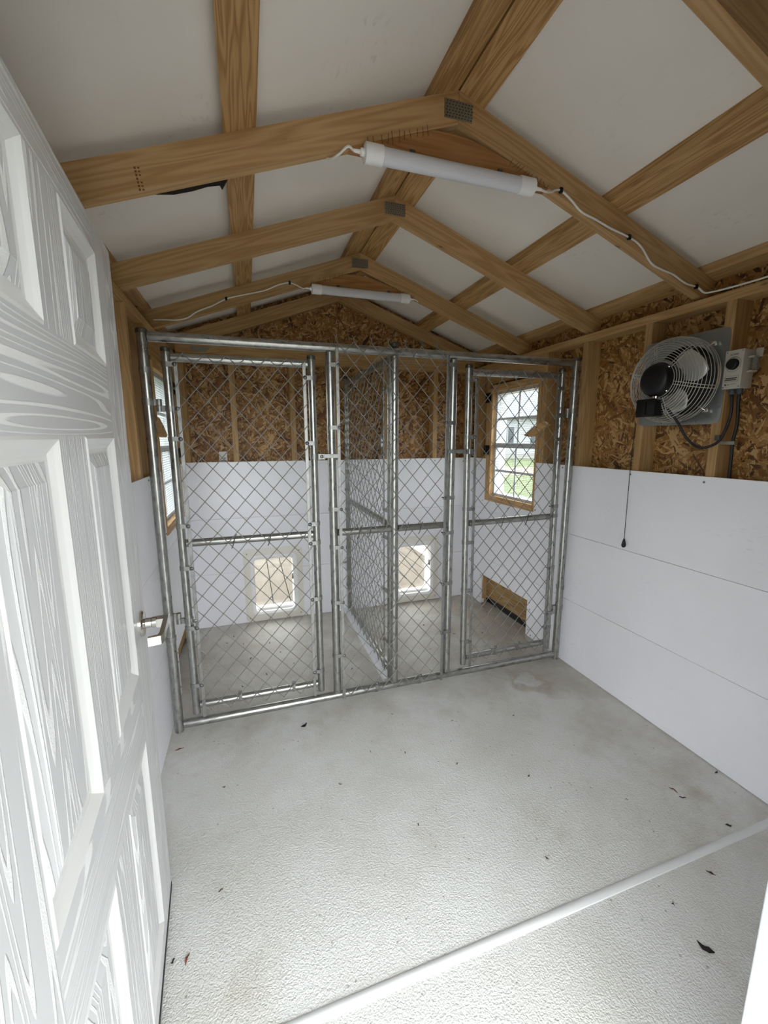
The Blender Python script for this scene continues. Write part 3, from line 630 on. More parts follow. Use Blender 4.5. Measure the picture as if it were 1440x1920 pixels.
# ------------------------------------------------------------------ kennel pipework helpers
R1, R2 = 0.0205, 0.0172
PW, PH = 0.0425, 0.0965                 # half diamond, diamond height
def pipe(name, p0, p1, r_, parent, mat='galvanized'):
    d = Vector(p1)-Vector(p0); q = Vector((0, 0, 1)).rotation_difference(d).to_matrix().to_4x4(); fr = Matrix.Translation(p0) @ q
    return obj(name, lathe(BM(), p0, d, [(0, r_*0.93), (0.0015, r_), (d.length-0.0015, r_), (d.length, r_*0.93)], 24), mat, parent, frame=fr, smooth='auto')
def cap(p, r_, parent):
    return obj('post_cap', lathe(BM(), (p[0], p[1], p[2]-0.012), (0, 0, 1), [(0, r_+0.0022), (0.014, r_+0.0022), (0.019, r_-0.002), (0.021, r_*0.4)], 20), 'cap_metal', parent, smooth='auto')
def wire_mesh(n_half, flip, wr=0.0020):
    """one zig-zag wire: local u in [0,PW], z from 0 down n_half half-periods; flip: starts at u=PW"""
    pts = []
    for k in range(n_half+1):
        right = (k % 2 == 0) == flip
        uu = PW if right else 0.0; z = -k*PH/2; o_ = 0.0028 if right else -0.0028
        fy = -0.0016 if right else 0.0016
        if k > 0: pts.append((uu+(-0.0045 if right else 0.0045), fy*0.0+(0.0016 if right else -0.0016), z+0.0048))
        pts.append((uu+o_, 0.0, z))
        if k < n_half: pts.append((uu+(-0.0045 if right else 0.0045), (-0.0016 if right else 0.0016), z-0.0048))
    bm = tube(BM(), pts, wr, 5); me = bpy.data.meshes.new('wire'); bmesh.ops.recalc_face_normals(bm, faces=bm.faces); bm.to_mesh(me); bm.free(); me.shade_smooth()
    me.materials.append(MATS['wire_galvanized']); return me
def chain_link(parent, origin, udir, ncol, n_half, first_flip, base=Matrix()):
    """wires side by side from origin (top) along udir"""
    udir = Vector(udir).normalized(); ydir = Vector((0, 0, 1)).cross(udir)
    rot = Matrix(((udir.x, ydir.x, 0, 0), (udir.y, ydir.y, 0, 0), (udir.z, ydir.z, 1, 0), (0, 0, 0, 1)))
    a, b = wire_mesh(n_half, first_flip), wire_mesh(n_half, not first_flip)
    for k in range(ncol):
        o = bpy.data.objects.new('wire', a if k % 2 == 0 else b)
        link(o, parent, base @ Matrix.Translation(Vector(origin)+udir*(PW*k)) @ rot)
BAND = {}
def band(parent, x, z, r_, side, reach, base=Matrix(), name='tension_band'):
    """clamp round a post (axis z through x,y=0) with a tongue and a bolt at x+side*reach"""
    key = (r_, side, round(reach, 3))
    if key not in BAND:
        bm = lathe(BM(), (0, 0, -0.0095), (0, 0, 1), [(0, r_+0.0025), (0.019, r_+0.0025)], 20)
        box(bm, (0 if side > 0 else -reach-0.006, -r_-0.0036, -0.0095), (reach+0.006 if side > 0 else 0, -r_-0.0008, 0.0095))
        me = bpy.data.meshes.new('tension_band'); bmesh.ops.recalc_face_normals(bm, faces=bm.faces); bm.to_mesh(me); bm.free(); me.materials.append(MATS['galvanized_dull'])
        b2 = lathe(BM(), (side*reach, -r_-0.0036, 0), (0, -1, 0), [(0, 0.0095), (0.003, 0.0092), (0.006, 0.0065), (0.0075, 0.002)], 14)
        cyl(b2, (side*reach, -r_+0.0, 0), (side*reach, r_*0.4, 0), 0.004, 8)
        m2 = bpy.data.meshes.new('bolt'); bmesh.ops.recalc_face_normals(b2, faces=b2.faces); b2.to_mesh(m2); b2.free(); m2.materials.append(MATS['bolt_zinc']); m2.shade_smooth()
        BAND[key] = (me, m2)
    o = bpy.data.objects.new(name, BAND[key][0]); fr = base @ Matrix.Translation((x, 0, z)); link(o, parent, fr)
    b_ = bpy.data.objects.new('bolt', BAND[key][1]); link(b_, o, fr)
    return o
def bar(parent, x, z0, z1, y=-0.0205, base=Matrix()):
    bm = box(BM(), (x-0.0075, y-0.0025, z0), (x+0.0075, y+0.0025, z1), 0.001); bm.transform(base)
    return obj('tension_bar', bm, 'galvanized_dull', parent, frame=base @ Matrix.Translation((x, y, z0)))
def rail_clip(parent, x, z, base=Matrix(), r_=R2):
    bm = lathe(BM(), (x-0.008, 0, z), (1, 0, 0), [(0, r_+0.0025), (0.016, r_+0.0025)], 18)
    box(bm, (x-0.008, -r_-0.0045, z-0.004), (x+0.008, -r_-0.001, z+0.046)); bm.transform(base)
    o = obj('rail_band', bm, 'galvanized_dull', parent, frame=base @ Matrix.Translation((x, 0, z)))
    b2 = lathe(BM(), (x, -r_-0.0045, z+0.037), (0, -1, 0), [(0, 0.0085), (0.003, 0.008), (0.006, 0.004)], 12); b2.transform(base)
    obj('bolt', b2, 'bolt_zinc', o, frame=base @ Matrix.Translation((x, 0, z)), smooth='auto')
def tie(parent, x, z, y=-0.021, base=Matrix()):
    bm = tube(BM(), [(x-0.012, y-0.002, z-0.034), (x-0.006, y-0.005, z-0.022), (x, y-0.006, z), (x+0.006, y-0.005, z+0.021), (x+0.012, y-0.001, z+0.03)], 0.0022, 6); bm.transform(base)
    return obj('wire_tie', bm, 'cap_metal', parent, frame=base @ Matrix.Translation((x, y, z)), smooth=True)

# ------------------------------------------------------------------ kennel front frame
kf = thing('dog_kennel', 'galvanized pipe kennel front spanning wall to wall with a fixed chain-link panel', 'kennel', (M, 0, 0))
PL, PA, PC, PB, PR = 0.034, 0.803, 1.121, 1.440, 2.204
for x in (PL, PR):
    p = pipe('post', (x, 0, 0.0), (x, 0, 1.812), R1, kf); cap((x, 0, 1.815), R1, p)
pipe('top_rail', (PL+R1, 0, 1.793), (PR-R1, 0, 1.793), R1, kf)
pipe('bottom_rail', (PL+R1, 0, 0.034), (PR-R1, 0, 0.034), R1, kf)
for x in (PA, PC, PB): pipe('post', (x, 0, 0.055), (x, 0, 1.773), R1 if x != PC else R1, kf)
pipe('middle_rail', (PA+R1, 0, 0.919), (PC-R1, 0, 0.919), R2, kf); pipe('middle_rail', (PC+R1, 0, 0.919), (PB-R1, 0, 0.919), R2, kf)
cap((PC, 0.0, 1.828), R1*0.8, kf)
bar(kf, 0.833, 0.02, 1.79, -0.0255); bar(kf, 1.398, 0.02, 1.79, -0.0255)
chain_link(kf, (0.8285, -0.0265, 1.8215), (1, 0, 0), 13, 37, False)
for z in (1.715, 1.431, 1.039, 0.847, 0.558, 0.266): band(kf, PA, z, R1, 1, 0.034)
for z in (1.745, 1.458, 1.068, 0.877, 0.591, 0.306): band(kf, PB, z, R1, -1, 0.044)
for x, z in ((1.017, 0.034), (1.27, 0.034)): rail_clip(kf, x, z, r_=R1)
for x in (0.93, 0.985, 1.18, 1.26): tie(kf, x, 0.919)
barb = None
for k in range(0, 13, 2):
    x = 0.8285+PW*k
    if barb is None:
        bm = tube(BM(), [(-0.0012, 0, -0.002), (0.0012, 0.0008, 0.006), (-0.0008, -0.0008, 0.013), (0.0075, -0.002, 0.024)], 0.0015, 5); tube(bm, [(0.0012, 0, -0.002), (-0.0012, -0.0008, 0.006), (0.0008, 0.0008, 0.013), (-0.008, 0.002, 0.025)], 0.0015, 5)
        barb = bpy.data.meshes.new('wire_barb'); bm.to_mesh(barb); bm.free(); barb.materials.append(MATS['wire_galvanized'])
    link(bpy.data.objects.new('wire_barb', barb), kf, Matrix.Translation((x, -0.0265, 1.8225)))
# wall straps on the outer posts
for x, s_ in ((PL, -1), (PR, 1)):
    for z in (1.66, 0.475):
        bm = lathe(BM(), (x, 0, z-0.011), (0, 0, 1), [(0, R1+0.0025), (0.022, R1+0.0025)], 20); box(bm, (x-0.004 if s_ > 0 else x-0.012, 0.018, z-0.011), (x+0.012 if s_ > 0 else x+0.004, 0.032, z+0.011))
        obj('wall_strap', bm, 'galvanized_dull', kf, origin=(x, 0, z))

# ------------------------------------------------------------------ gates
def gate(label, xl, xr, hinge_side, tilt, hz_pair, lz, rz, clips, latch_z):
    base = Matrix.Translation((xl, 0, 0.09)) @ Matrix.Rotation(tilt, 4, 'Y') @ Matrix.Translation((-xl, 0, -0.09))
    g = thing('kennel_gate', label, 'gate', ((xl+xr)/2, 0, 0.07), 'gates of the kennel front')
    B = lambda p: tuple(base @ Vector(p))
    for x in (xl, xr):
        p = pipe('upright', B((x, 0, 0.078)), B((x, 0, 1.745)), R2, g); cap(B((x, 0, 1.748)), R2, p)
    pipe('top_rail', B((xl+R2, 0, 1.715)), B((xr-R2, 0, 1.715)), R2, g); pipe('middle_rail', B((xl+R2, 0, 0.919)), B((xr-R2, 0, 0.919)), R2, g); pipe('bottom_rail', B((xl+R2, 0, 0.122)), B((xr-R2, 0, 0.122)), R2, g)
    bar(g, xl+0.036, 0.065, 1.69, base=base); bar(g, xr-0.036, 0.065, 1.72, base=base)
    n = 13; u0 = (xl+xr)/2-PW*n/2
    chain_link(g, (u0, -0.0225, 1.7325), (1, 0, 0), n, 34, True, base=base)
    for z in lz: band(g, xl, z, R2, 1, 0.033, base=base)
    for z in rz: band(g, xr, z, R2, -1, 0.033, base=base)
    for x in clips: rail_clip(g, x, 0.122, base=base)
    for x in (xl+0.22, xl+0.38): tie(g, x, 0.919, base=base)
    # hinges: collar on the gate upright, collar and pin on the kennel post
    hx = xl if hinge_side < 0 else xr; px = PL if hinge_side < 0 else PR
    for z in hz_pair:
        bm = lathe(BM(), (hx, 0, z-0.012), (0, 0, 1), [(0, R2+0.003), (0.024, R2+0.003)], 20); mid = (hx+px)/2
        lathe(bm, (mid, 0.0, z-0.012), (0, 0, 1), [(0, 0.012), (0.024, 0.012)], 14); box(bm, (min(hx, mid), -0.006, z-0.012), (max(hx, mid), 0.006, z+0.012))
        box(bm, (hx-0.028*(1 if hinge_side > 0 else -1)-0.012, -R2-0.004, z-0.012), (hx+0.012, -R2+0.002, z+0.012))
        hg = obj('gate_hinge', bm, 'galvanized_dull', g, origin=(hx, 0, z), smooth='auto')
        bm = lathe(BM(), (px, 0, z+0.013), (0, 0, 1), [(0, R1+0.003), (0.026, R1+0.003)], 20); lathe(bm, (mid, 0, z+0.013), (0, 0, 1), [(0, 0.011), (0.026, 0.011)], 14); box(bm, (min(px, mid), -0.005, z+0.013), (max(px, mid), 0.005, z+0.039))
        obj('hinge_collar', bm, 'galvanized_dull', hg, origin=(px, 0, z), smooth='auto')
        bm = lathe(BM(), (hx-0.030*(1 if hinge_side > 0 else -1), -R2-0.004, z), (0, -1, 0), [(0, 0.0095), (0.004, 0.009), (0.007, 0.004)], 14); obj('bolt', bm, 'bolt_zinc', hg, origin=(hx, 0, z), smooth='auto')
    # latch: collar on the free upright, lifting fork reaching the fixed post
    fx, kx = (xr, PA) if hinge_side < 0 else (xl, PB); d = 1 if kx > fx else -1
    z = latch_z
    bm = lathe(BM(), (fx, 0, z-0.012), (0, 0, 1), [(0, R2+0.003), (0.024, R2+0.003)], 20)
    a, b = sorted((fx+d*R2, fx+d*(R2+0.032))); box(bm, (a, -R2-0.004, z-0.014), (b, -R2+0.0, z+0.012))
    lt = obj('latch_collar', bm, 'galvanized_dull', g, origin=(fx, 0, z), smooth='auto')
    a, b = sorted((fx+d*(R2+0.026), kx+d*0.026)); bm = box(BM(), (a, -0.0285, z-0.008), (b, -0.0245, z+0.011), 0.001)
    obj('latch_fork', bm, 'galvanized_dull', lt, origin=(fx, 0, z))
    bm = lathe(BM(), (fx+d*(R2+0.016), -R2-0.004, z), (0, -1, 0), [(0, 0.0085), (0.004, 0.008), (0.006, 0.003)], 12); obj('bolt', bm, 'bolt_zinc', lt, origin=(fx, 0, z), smooth='auto')
    return g
gate('chain-link kennel gate hinged on the entry door side with a dog door behind it', 0.116, 0.717, -1, 0.0, (1.506, 0.555), (1.686, 1.38, 1.0, 0.806, 0.519, 0.23), (1.653, 1.359, 0.973, 0.878, 0.591, 0.197), (0.317, 0.576), 1.297)
gate('chain-link kennel gate hinged on the exhaust fan side with a low hatch behind it', 1.546, 2.132, 1, -0.0105, (1.505, 0.322), (1.677, 1.385, 1.0, 0.812, 0.533, 0.223), (1.646, 1.366, 0.98, 0.923, 0.606, 0.224), (1.75, 1.912), 1.311)

# ------------------------------------------------------------------ divider between the two runs
XD = 1.128
dv_ = thing('kennel_divider', 'chain-link divider panel running from the kennel front back to the gable wall', 'kennel panel', (XD, 0.6, 0))
p = pipe('upright', (XD, 0.083, 0.03), (XD, 0.083, 1.80), R2, dv_); cap((XD, 0.083, 1.803), R2, p)
p = pipe('upright', (XD, 1.095, 0.045), (XD, 1.095, 1.815), R2, dv_); cap((XD, 1.095, 1.818), R2, p)
for nm, z in (('top_rail', 1.775), ('middle_rail', 0.919), ('bottom_rail', 0.075)): pipe(nm, (XD, 0.083+R2, z), (XD, 1.095-R2, z), R2, dv_)
for y in (0.125, 1.05):
    obj('tension_bar', box(BM(), (XD-0.025, y-0.0075, 0.05), (XD-0.020, y+0.0075, 1.78), 0.001), 'galvanized_dull', dv_, origin=(XD, y, 0))
chain_link(dv_, (XD-0.024, 1.05, 1.79), (0, -1, 0), 22, 36, True)
for y, s_ in ((0.083, 1), (1.095, -1)):
    for z in (1.62, 1.30, 1.0, 0.85, 0.55, 0.25):
        bm = lathe(BM(), (XD, y, z-0.0095), (0, 0, 1), [(0, R2+0.0025), (0.019, R2+0.0025)], 18); a, b = sorted((y, y+s_*0.048)); box(bm, (XD-R2-0.006, a, z-0.0095), (XD-R2-0.0015, b, z+0.0095))
        o = obj('tension_band', bm, 'galvanized_dull', dv_, origin=(XD, y, z))
        bm = lathe(BM(), (XD-R2-0.006, y+s_*0.040, z), (-1, 0, 0), [(0, 0.0095), (0.004, 0.009), (0.007, 0.003)], 12); obj('bolt', bm, 'bolt_zinc', o, origin=(XD, y, z), smooth='auto')
for z in (1.5, 0.42):
    obj('wall_clip', box(BM(), (XD-0.045, 1.108, z-0.008), (XD-0.012, 1.114, z+0.008)), 'galvanized_dull', dv_, origin=(XD, 1.1, z))
obj('base_strip', box(BM(), (XD-0.040, 0.075, 0.001), (XD+0.002, 1.150, 0.0285), 0.003), 'pvc_white', dv_)

# ------------------------------------------------------------------ dog doors
def rrect(x0, x1, z0, z1, r_, n=6):
    out = []
    for cx_, cz_, a0 in ((x1-r_, z0+r_, -90), (x1-r_, z1-r_, 0), (x0+r_, z1-r_, 90), (x0+r_, z0+r_, 180)):
        for k in range(n+1):
            a = math.radians(a0+90*k/n); out.append((cx_+r_*math.cos(a), cz_+r_*math.sin(a)))
    return out
def loft(bm, loops, close=False):
    vs_ = [[bm.verts.new(p) for p in lp] for lp in loops]
    for a, b in zip(vs_, vs_[1:]): bridge(bm, a, b)
def dog_door(c, label):
    d = thing('dog_door', label, 'dog door', (c, D, 0.0), 'dog doors through the gable wall')
    P = lambda lp, y: [(x, y, z) for x, z in lp]
    out = rrect(c-0.2165, c+0.2165, 0.006, 0.575, 0.035); o2 = rrect(c-0.2125, c+0.2125, 0.010, 0.571, 0.033)
    i2 = rrect(c-0.172, c+0.172, 0.058, 0.522, 0.035); i1 = rrect(c-0.156, c+0.156, 0.069, 0.506, 0.032)
    bm = BM(); loft(bm, [P(out, D-0.0002), P(out, D-0.004), P(o2, D-0.006), P(i2, D-0.008), P(i2, D-0.0002)]); obj('flange', bm, 'dogdoor_tan', d, smooth='auto')
    bm = BM(); t1_ = rrect(c-0.144, c+0.144, 0.081, 0.494, 0.028)
    loft(bm, [P(i2, D-0.0078), P(i2, D-0.016), P(rrect(c-0.166, c+0.166, 0.063, 0.516, 0.034), D-0.019), P(i1, D-0.018), P(t1_, D-0.012), P(t1_, D+0.118), P(i1, D+0.118)]); obj('tunnel_frame', bm, 'vinyl_white', d, smooth='auto')
    bm = BM(); fl_ = rrect(c-0.1425, c+0.1425, 0.084, 0.4925, 0.026); vs_ = [[bm.verts.new((x, yy, z)) for x, z in fl_] for yy in (D+0.085, D+0.088)]
    bm.faces.new(vs_[0][::-1]); bm.faces.new(vs_[1]); bridge(bm, vs_[0], vs_[1]); obj('flap', bm, 'flap_vinyl', d)
    obj('flap_rail', box(BM(), (c-0.143, D+0.078, 0.468), (c+0.143, D+0.095, 0.493), 0.002), 'dogdoor_tan', d)
    obj('sill_lip', box(BM(), (c-0.142, D+0.02, 0.0815), (c+0.142, D+0.075, 0.098), 0.003), 'vinyl_white', d)
    bm = lathe(BM(), (c+0.139, D+0.012, 0.335), (0, 0, 1), [(0, 0.005), (0.004, 0.008), (0.02, 0.008), (0.024, 0.005)], 12); kn = obj('lock_knob', bm, 'chrome', d, smooth='auto')
    obj('lock_tab', box(BM(), (c+0.134, D+0.006, 0.312), (c+0.143, D+0.016, 0.335)), 'cap_metal', kn)
    for x, z in ((-0.190, 0.54), (0.190, 0.54), (-0.19, 0.035), (0.19, 0.035)):
        o = bpy.data.objects.new('screw', screw_src); link(o, d, Matrix.Translation((c+x, D-0.006, z)) @ Vector((0, 0, 1)).rotation_difference(Vector((0, -1, 0))).to_matrix().to_4x4())
dog_door(DD1, 'white-rimmed dog door low in the gable wall behind the gate nearest the entry door')
dog_door(DD2, 'white-rimmed dog door low in the gable wall on the window and fan side of the divider')

# ------------------------------------------------------------------ exhaust fan
FCY, FCZ = -0.5975, 1.6225
fan = thing('exhaust_fan', 'steel exhaust fan with wire guard and black motor on square plate across two studs', 'fan', (W, FCY, FCZ))
XP = W+0.0075                          # plate face
bm = BM(); n = 64; rr = 0.168; hw = 0.1875
def sq(a):
    c_, s_ = math.cos(a), math.sin(a); k = hw/max(abs(c_), abs(s_)); x, y = c_*k, s_*k
    cut = 0.012
    if abs(x)+abs(y) > 2*hw-cut:
        t = (2*hw-cut)/(abs(x)+abs(y)); x *= t; y *= t
    return x, y
loops = []
for (fn, xx) in ((lambda a: sq(a), W+0.0098), (lambda a: sq(a), XP), (lambda a: (rr*math.cos(a), rr*math.sin(a)), XP), (lambda a: ((rr-0.006)*math.cos(a), (rr-0.006)*math.sin(a)), XP+0.004), (lambda a: ((rr-0.022)*math.cos(a), (rr-0.022)*math.sin(a)), W+0.02)):
    loops.append([(xx, FCY+fn(2*math.pi*i/n)[0], FCZ+fn(2*math.pi*i/n)[1]) for i in range(n)])
loft(bm, loops); obj('mounting_plate', bm, 'fan_steel', fan, smooth='auto')
obj('duct', lathe(BM(), (W+0.0205, FCY, FCZ), (1, 0, 0), [(0, rr-0.022), (0.0745, rr-0.022)], 48, caps=False), 'shutter_dark', fan, smooth='auto')
# guard: basket of rings and spokes
prof = [(0.176, W-0.004), (0.178, W-0.02), (0.178, W-0.04), (0.177, W-0.058), (0.173, W-0.074), (0.166, W-0.087), (0.158, W-0.096), (0.149, W-0.103)] + [(0.140-0.0095*k, W-0.108-0.0018*k) for k in range(8)]
for R_, xx in prof:
    pts = [(xx, FCY+R_*math.cos(2*math.pi*i/56), FCZ+R_*math.sin(2*math.pi*i/56)) for i in range(56)]
    obj('guard_ring', tube(BM(), pts, 0.0014, 5, closed=True), 'guard_wire', fan, smooth=True)
for k in range(6):
    a = math.radians(k*60+14)
    bm = BM()
    for da in (-0.035, 0.035): tube(bm, [(xx+0.002, FCY+R_*math.cos(a+da*0.17/max(R_, .06)), FCZ+R_*math.sin(a+da*0.17/max(R_, .06))) for R_, xx in prof], 0.0016, 5)
    obj('guard_spoke', bm, 'guard_wire', fan, smooth=True)
# motor
bm = lathe(BM(), (W-0.045, FCY, FCZ), (-1, 0, 0), [(0, 0.055), (0.01, 0.063), (0.06, 0.065), (0.066, 0.073), (0.078, 0.073), (0.083, 0.069), (0.098, 0.066), (0.108, 0.057), (0.113, 0.038), (0.114, 0.01)], 36)
mo = obj('motor', bm, 'black_plastic', fan, smooth='auto')
for k in range(4):
    a = math.radians(45+90*k); bm = lathe(BM(), (W-0.122, FCY+0.068*math.cos(a), FCZ+0.068*math.sin(a)), (-1, 0, 0), [(0, 0.0045), (0.005, 0.0045), (0.007, 0.002)], 10); obj('motor_bolt', bm, 'chrome', mo, smooth='auto')
JY, JZ = -0.578, 1.508
bm = box(BM(), (W-0.150, JY-0.043, JZ-0.036), (W-0.095, JY+0.043, JZ+0.034), 0.006)
jb = obj('junction_box', bm, 'black_plastic', fan, smooth='auto')
bm = box(BM(), (W-0.1535, JY-0.046, JZ-0.039), (W-0.148, JY+0.046, JZ+0.037), 0.002); box(bm, (W-0.158, JY-0.004, JZ-0.030), (W-0.1534, JY+0.004, JZ+0.026)); obj('box_lid', bm, 'black_plastic', jb, smooth='auto')
bm = lathe(BM(), (W-0.122, JY-0.02, JZ+0.034), (0, 0, 1), [(0, 0.012), (0.006, 0.012), (0.007, 0.015), (0.013, 0.015), (0.014, 0.012), (0.024, 0.012)], 16); obj('conduit_nipple', bm, 'chrome', jb, smooth='auto')
bm = cyl(BM(), (W-0.125, JY+0.043, JZ-0.004), (W-0.125, JY+0.062, JZ-0.004), 0.009, 14); obj('box_plug', bm, 'black_plastic', jb, smooth='auto')
# blades behind the guard
bm = lathe(BM(), (W-0.040, FCY, FCZ), (1, 0, 0), [(0, 0.026), (0.03, 0.026)], 20); obj('blade_hub', bm, 'cap_metal', fan, smooth='auto')
for k in range(3):
    a0 = math.radians(22+120*k); bm = BM(); rows_ = []
    for i in range(7):
        t = i/6; rad = 0.025+0.112*t; wd = math.radians(26+22*math.sin(math.pi*min(1, t*0.85+0.1))); row = []
        for j in range(7):
            s_ = j/6-0.5; a = a0+s_*wd*2*(1-0.15*t); row.append((W-0.024+s_*0.04*(1-0.4*t), FCY+rad*math.cos(a), FCZ+rad*math.sin(a)))
        rows_.append(row)
    top = [[bm.verts.new(p) for p in r_] for r_ in rows_]; bot = [[bm.verts.new((p[0]+0.0015, p[1], p[2])) for p in r_] for r_ in rows_]
    for i in range(6):
        for j in range(6):
            bm.faces.new([top[i][j], top[i+1][j], top[i+1][j+1], top[i][j+1]]); bm.faces.new([bot[i][j], bot[i][j+1], bot[i+1][j+1], bot[i+1][j]])
    for i in range(6):
        for (j) in (0, 6): bm.faces.new([top[i][j], bot[i][j], bot[i+1][j], top[i+1][j]])
    for j in range(6):
        for i in (0, 6): bm.faces.new([top[i][j], top[i][j+1], bot[i][j+1], bot[i][j]])
    obj('blade', bm, 'blade_steel', fan, smooth=True)
for k in range(6):
    z = 1.482+k*0.0475; bm = prism(BM(), [(W+0.098, z), (W+0.100, z), (W+0.112, z+0.049), (W+0.110, z+0.049)], 1, FCY-0.146, FCY+0.146) if False else BM()
    prism(bm, [(W+0.099, z), (W+0.1005, z), (W+0.108, z+0.050), (W+0.1065, z+0.050)], 1, FCY-0.146, FCY+0.146); obj('shutter_slat', bm, 'shutter_dark', fan)
for sy, sz in ((-1, 1), (-1, -1), (1, 1), (1, -1)):
    a = math.radians(45); y_, z_ = FCY+sy*0.130, FCZ+sz*0.130
    bm = box(BM(), (XP-0.012, y_-0.009, z_-0.009), (XP, y_+0.009, z_+0.009), 0.002); tube(bm, [(XP-0.010, y_, z_), (XP-0.022, y_-sy*0.012, z_-sz*0.012), (XP-0.03, y_-sy*0.016, z_-sz*0.014)], 0.003, 6)
    obj('guard_clip', bm, 'chrome', fan, smooth='auto')
for y_, z_ in ((-0.665, 1.795), (-0.776, 1.735), (-0.776, 1.50), (-0.69, 1.447), (-0.53, 1.447), (-0.422, 1.5), (-0.422, 1.74)):
    o = bpy.data.objects.new('screw', screw_src); link(o, fan, Matrix.Translation((XP, y_, z_)) @ Vector((0, 0, 1)).rotation_difference(Vector((-1, 0, 0))).to_matrix().to_4x4() @ Matrix.Scale(0.9, 4))

# pull cord of the shutter
pc = thing('pull_cord', 'thin black pull cord with a teardrop knob hanging below the exhaust fan', 'cord', (W-0.014, -0.43, 0.86))
obj('cord', tube(BM(), smooth_path([(W-0.004, -0.405, 1.44), (W-0.012, -0.407, 1.30), (W-0.013, -0.410, 1.05), (W-0.013, -0.4125, 0.872)], 4), 0.0016, 6), 'black_rubber', pc, smooth=True)
obj('knob', lathe(BM(), (W-0.013, -0.4125, 0.875), (0, 0, -1), [(0, 0.0025), (0.004, 0.004), (0.018, 0.0075), (0.032, 0.0105), (0.040, 0.0095), (0.046, 0.005), (0.047, 0.001)], 16), 'black_plastic', pc, smooth=True)

# ------------------------------------------------------------------ thermostat control box
TH0, TH1, TZ0, TZ1, TXF, TXB = -0.8185, -0.8815, 1.563, 1.7015, W-0.055, W+0.0095
th = thing('fan_thermostat', 'grey thermostat box with black dial and sensing coil beside the exhaust fan', 'thermostat', (W, -0.85, 1.563))
obj('housing', box(BM(), (TXF+0.006, TH1, TZ0), (TXB, TH0, TZ1), 0.003), 'grey_enamel', th, smooth='auto')
obj('front_cover', box(BM(), (TXF, TH1-0.001, TZ0-0.001), (TXF+0.0055, TH0+0.001, TZ1+0.001), 0.002), 'grey_enamel', th, smooth='auto')
obj('mounting_ear', box(BM(), (TXB-0.004, TH1-0.024, TZ1-0.028), (TXB, TH1, TZ1+0.004), 0.001), 'grey_enamel', th)
TC = (TXF, (TH0+TH1)/2+0.001, 1.651)
bm = lathe(BM(), TC, (-1, 0, 0), [(0, 0.0205), (0.004, 0.0205), (0.012, 0.0185), (0.014, 0.016)], 30); di = obj('dial', bm, 'black_plastic', th, smooth='auto')
bm = BM(); pts = [(TXF-0.0002, TC[1]+0.027*math.cos(2*math.pi*i/40), TC[2]+0.027*math.sin(2*math.pi*i/40)) for i in range(40)]; tube(bm, pts, 0.0004, 4, closed=True); obj('dial_ring_print', bm, 'print_black', th)
bm = BM()
for k in range(11):
    a = math.radians(-50+k*28); y_, z_ = TC[1]+0.0238*math.cos(a), TC[2]+0.0238*math.sin(a); box(bm, (TXF-0.0004, y_-0.0008, z_-0.0008), (TXF-0.0001, y_+0.0008, z_+0.0008))
obj('dial_marks', bm, 'print_black', th)
# printed plate: two bold lines inside a thin border, small mark line under it
bm = BM(); py0, py1, pz0, pz1 = -0.873, -0.8255, 1.588, 1.608
for lo, hi in (((py0, pz1), (py1, pz1+0.0006)), ((py0, pz0), (py1, pz0+0.0006)), ((py0, pz0), (py0+0.0006, pz1)), ((py1-0.0006, pz0), (py1, pz1))): box(bm, (TXF-0.0004, lo[0], lo[1]), (TXF-0.0001, hi[0], hi[1]))
for (a, b, z) in ((-0.868, -0.831, 1.6005), (-0.866, -0.829, 1.5945)):
    k = a
    while k < b: box(bm, (TXF-0.0004, k, z-0.0021), (TXF-0.0001, k+0.0030, z+0.0021)); k += 0.0036
box(bm, (TXF-0.0004, -0.866, 1.5785), (TXF-0.0001, -0.846, 1.5793)); box(bm, (TXF-0.0004, -0.843, 1.5765), (TXF-0.0001, -0.836, 1.5785))
prism(bm, [(-0.826, 1.5775), (-0.830, 1.5815), (-0.834, 1.5775), (-0.830, 1.5735)], 0, TXF-0.0004, TXF-0.0001)
obj('maker_print', bm, 'print_black', th)
def text(name, s_, size, loc, xdir, zdir, mat, parent):
    cu = bpy.data.curves.new(name, 'FONT'); cu.body = s_; cu.size = size; cu.align_x = 'CENTER'; cu.extrude = 0.0001
    to = bpy.data.objects.new(name, cu); C.objects.link(to); dg = bpy.context.evaluated_depsgraph_get(); me = bpy.data.meshes.new_from_object(to.evaluated_get(dg)); bpy.data.objects.remove(to)
    me.materials.clear(); me.materials.append(MATS[mat]); x = Vector(xdir); z = Vector(zdir); y = x.cross(z)
    o = bpy.data.objects.new(name, me); n_ = x.cross(z)
    return link(o, parent, Matrix(((x.x, z.x, n_.x, loc[0]), (x.y, z.y, n_.y, loc[1]), (x.z, z.z, n_.z, loc[2]), (0, 0, 0, 1))))
text('model_print', 'ACW07', 0.0088, (TXF-0.0003, TC[1], 1.6835), (0, -1, 0), (0, 0, 1), 'print_black', th)
for y_, z_ in ((TH0-0.004, TZ0+0.005), (TH0-0.004, TZ1-0.005), (TH1+0.005, TZ0+0.006), (TH1+0.005, TZ1-0.005)):
    o = bpy.data.objects.new('screw', screw_src); link(o, th, Matrix.Translation((TXF, y_, z_)) @ Vector((0, 0, 1)).rotation_difference(Vector((-1, 0, 0))).to_matrix().to_4x4() @ Matrix.Scale(0.55, 4))
pts = []
for i in range(13*12+1):
    a = 2*math.pi*i/12; pts.append((W-0.014+0.0115*math.cos(a), TH1-0.0155+0.0115*math.sin(a), 1.627+0.043*i/(13*12)))
coil = obj('sensing_coil', tube(BM(), pts, 0.0012, 5), 'connector_steel', th, smooth=True)
bm = BM()
for z in (1.622, 1.673): box(bm, (W-0.030, TH1-0.02, z-0.003), (W-0.004, TH1, z+0.003))
obj('coil_bracket', bm, 'grey_enamel', coil)
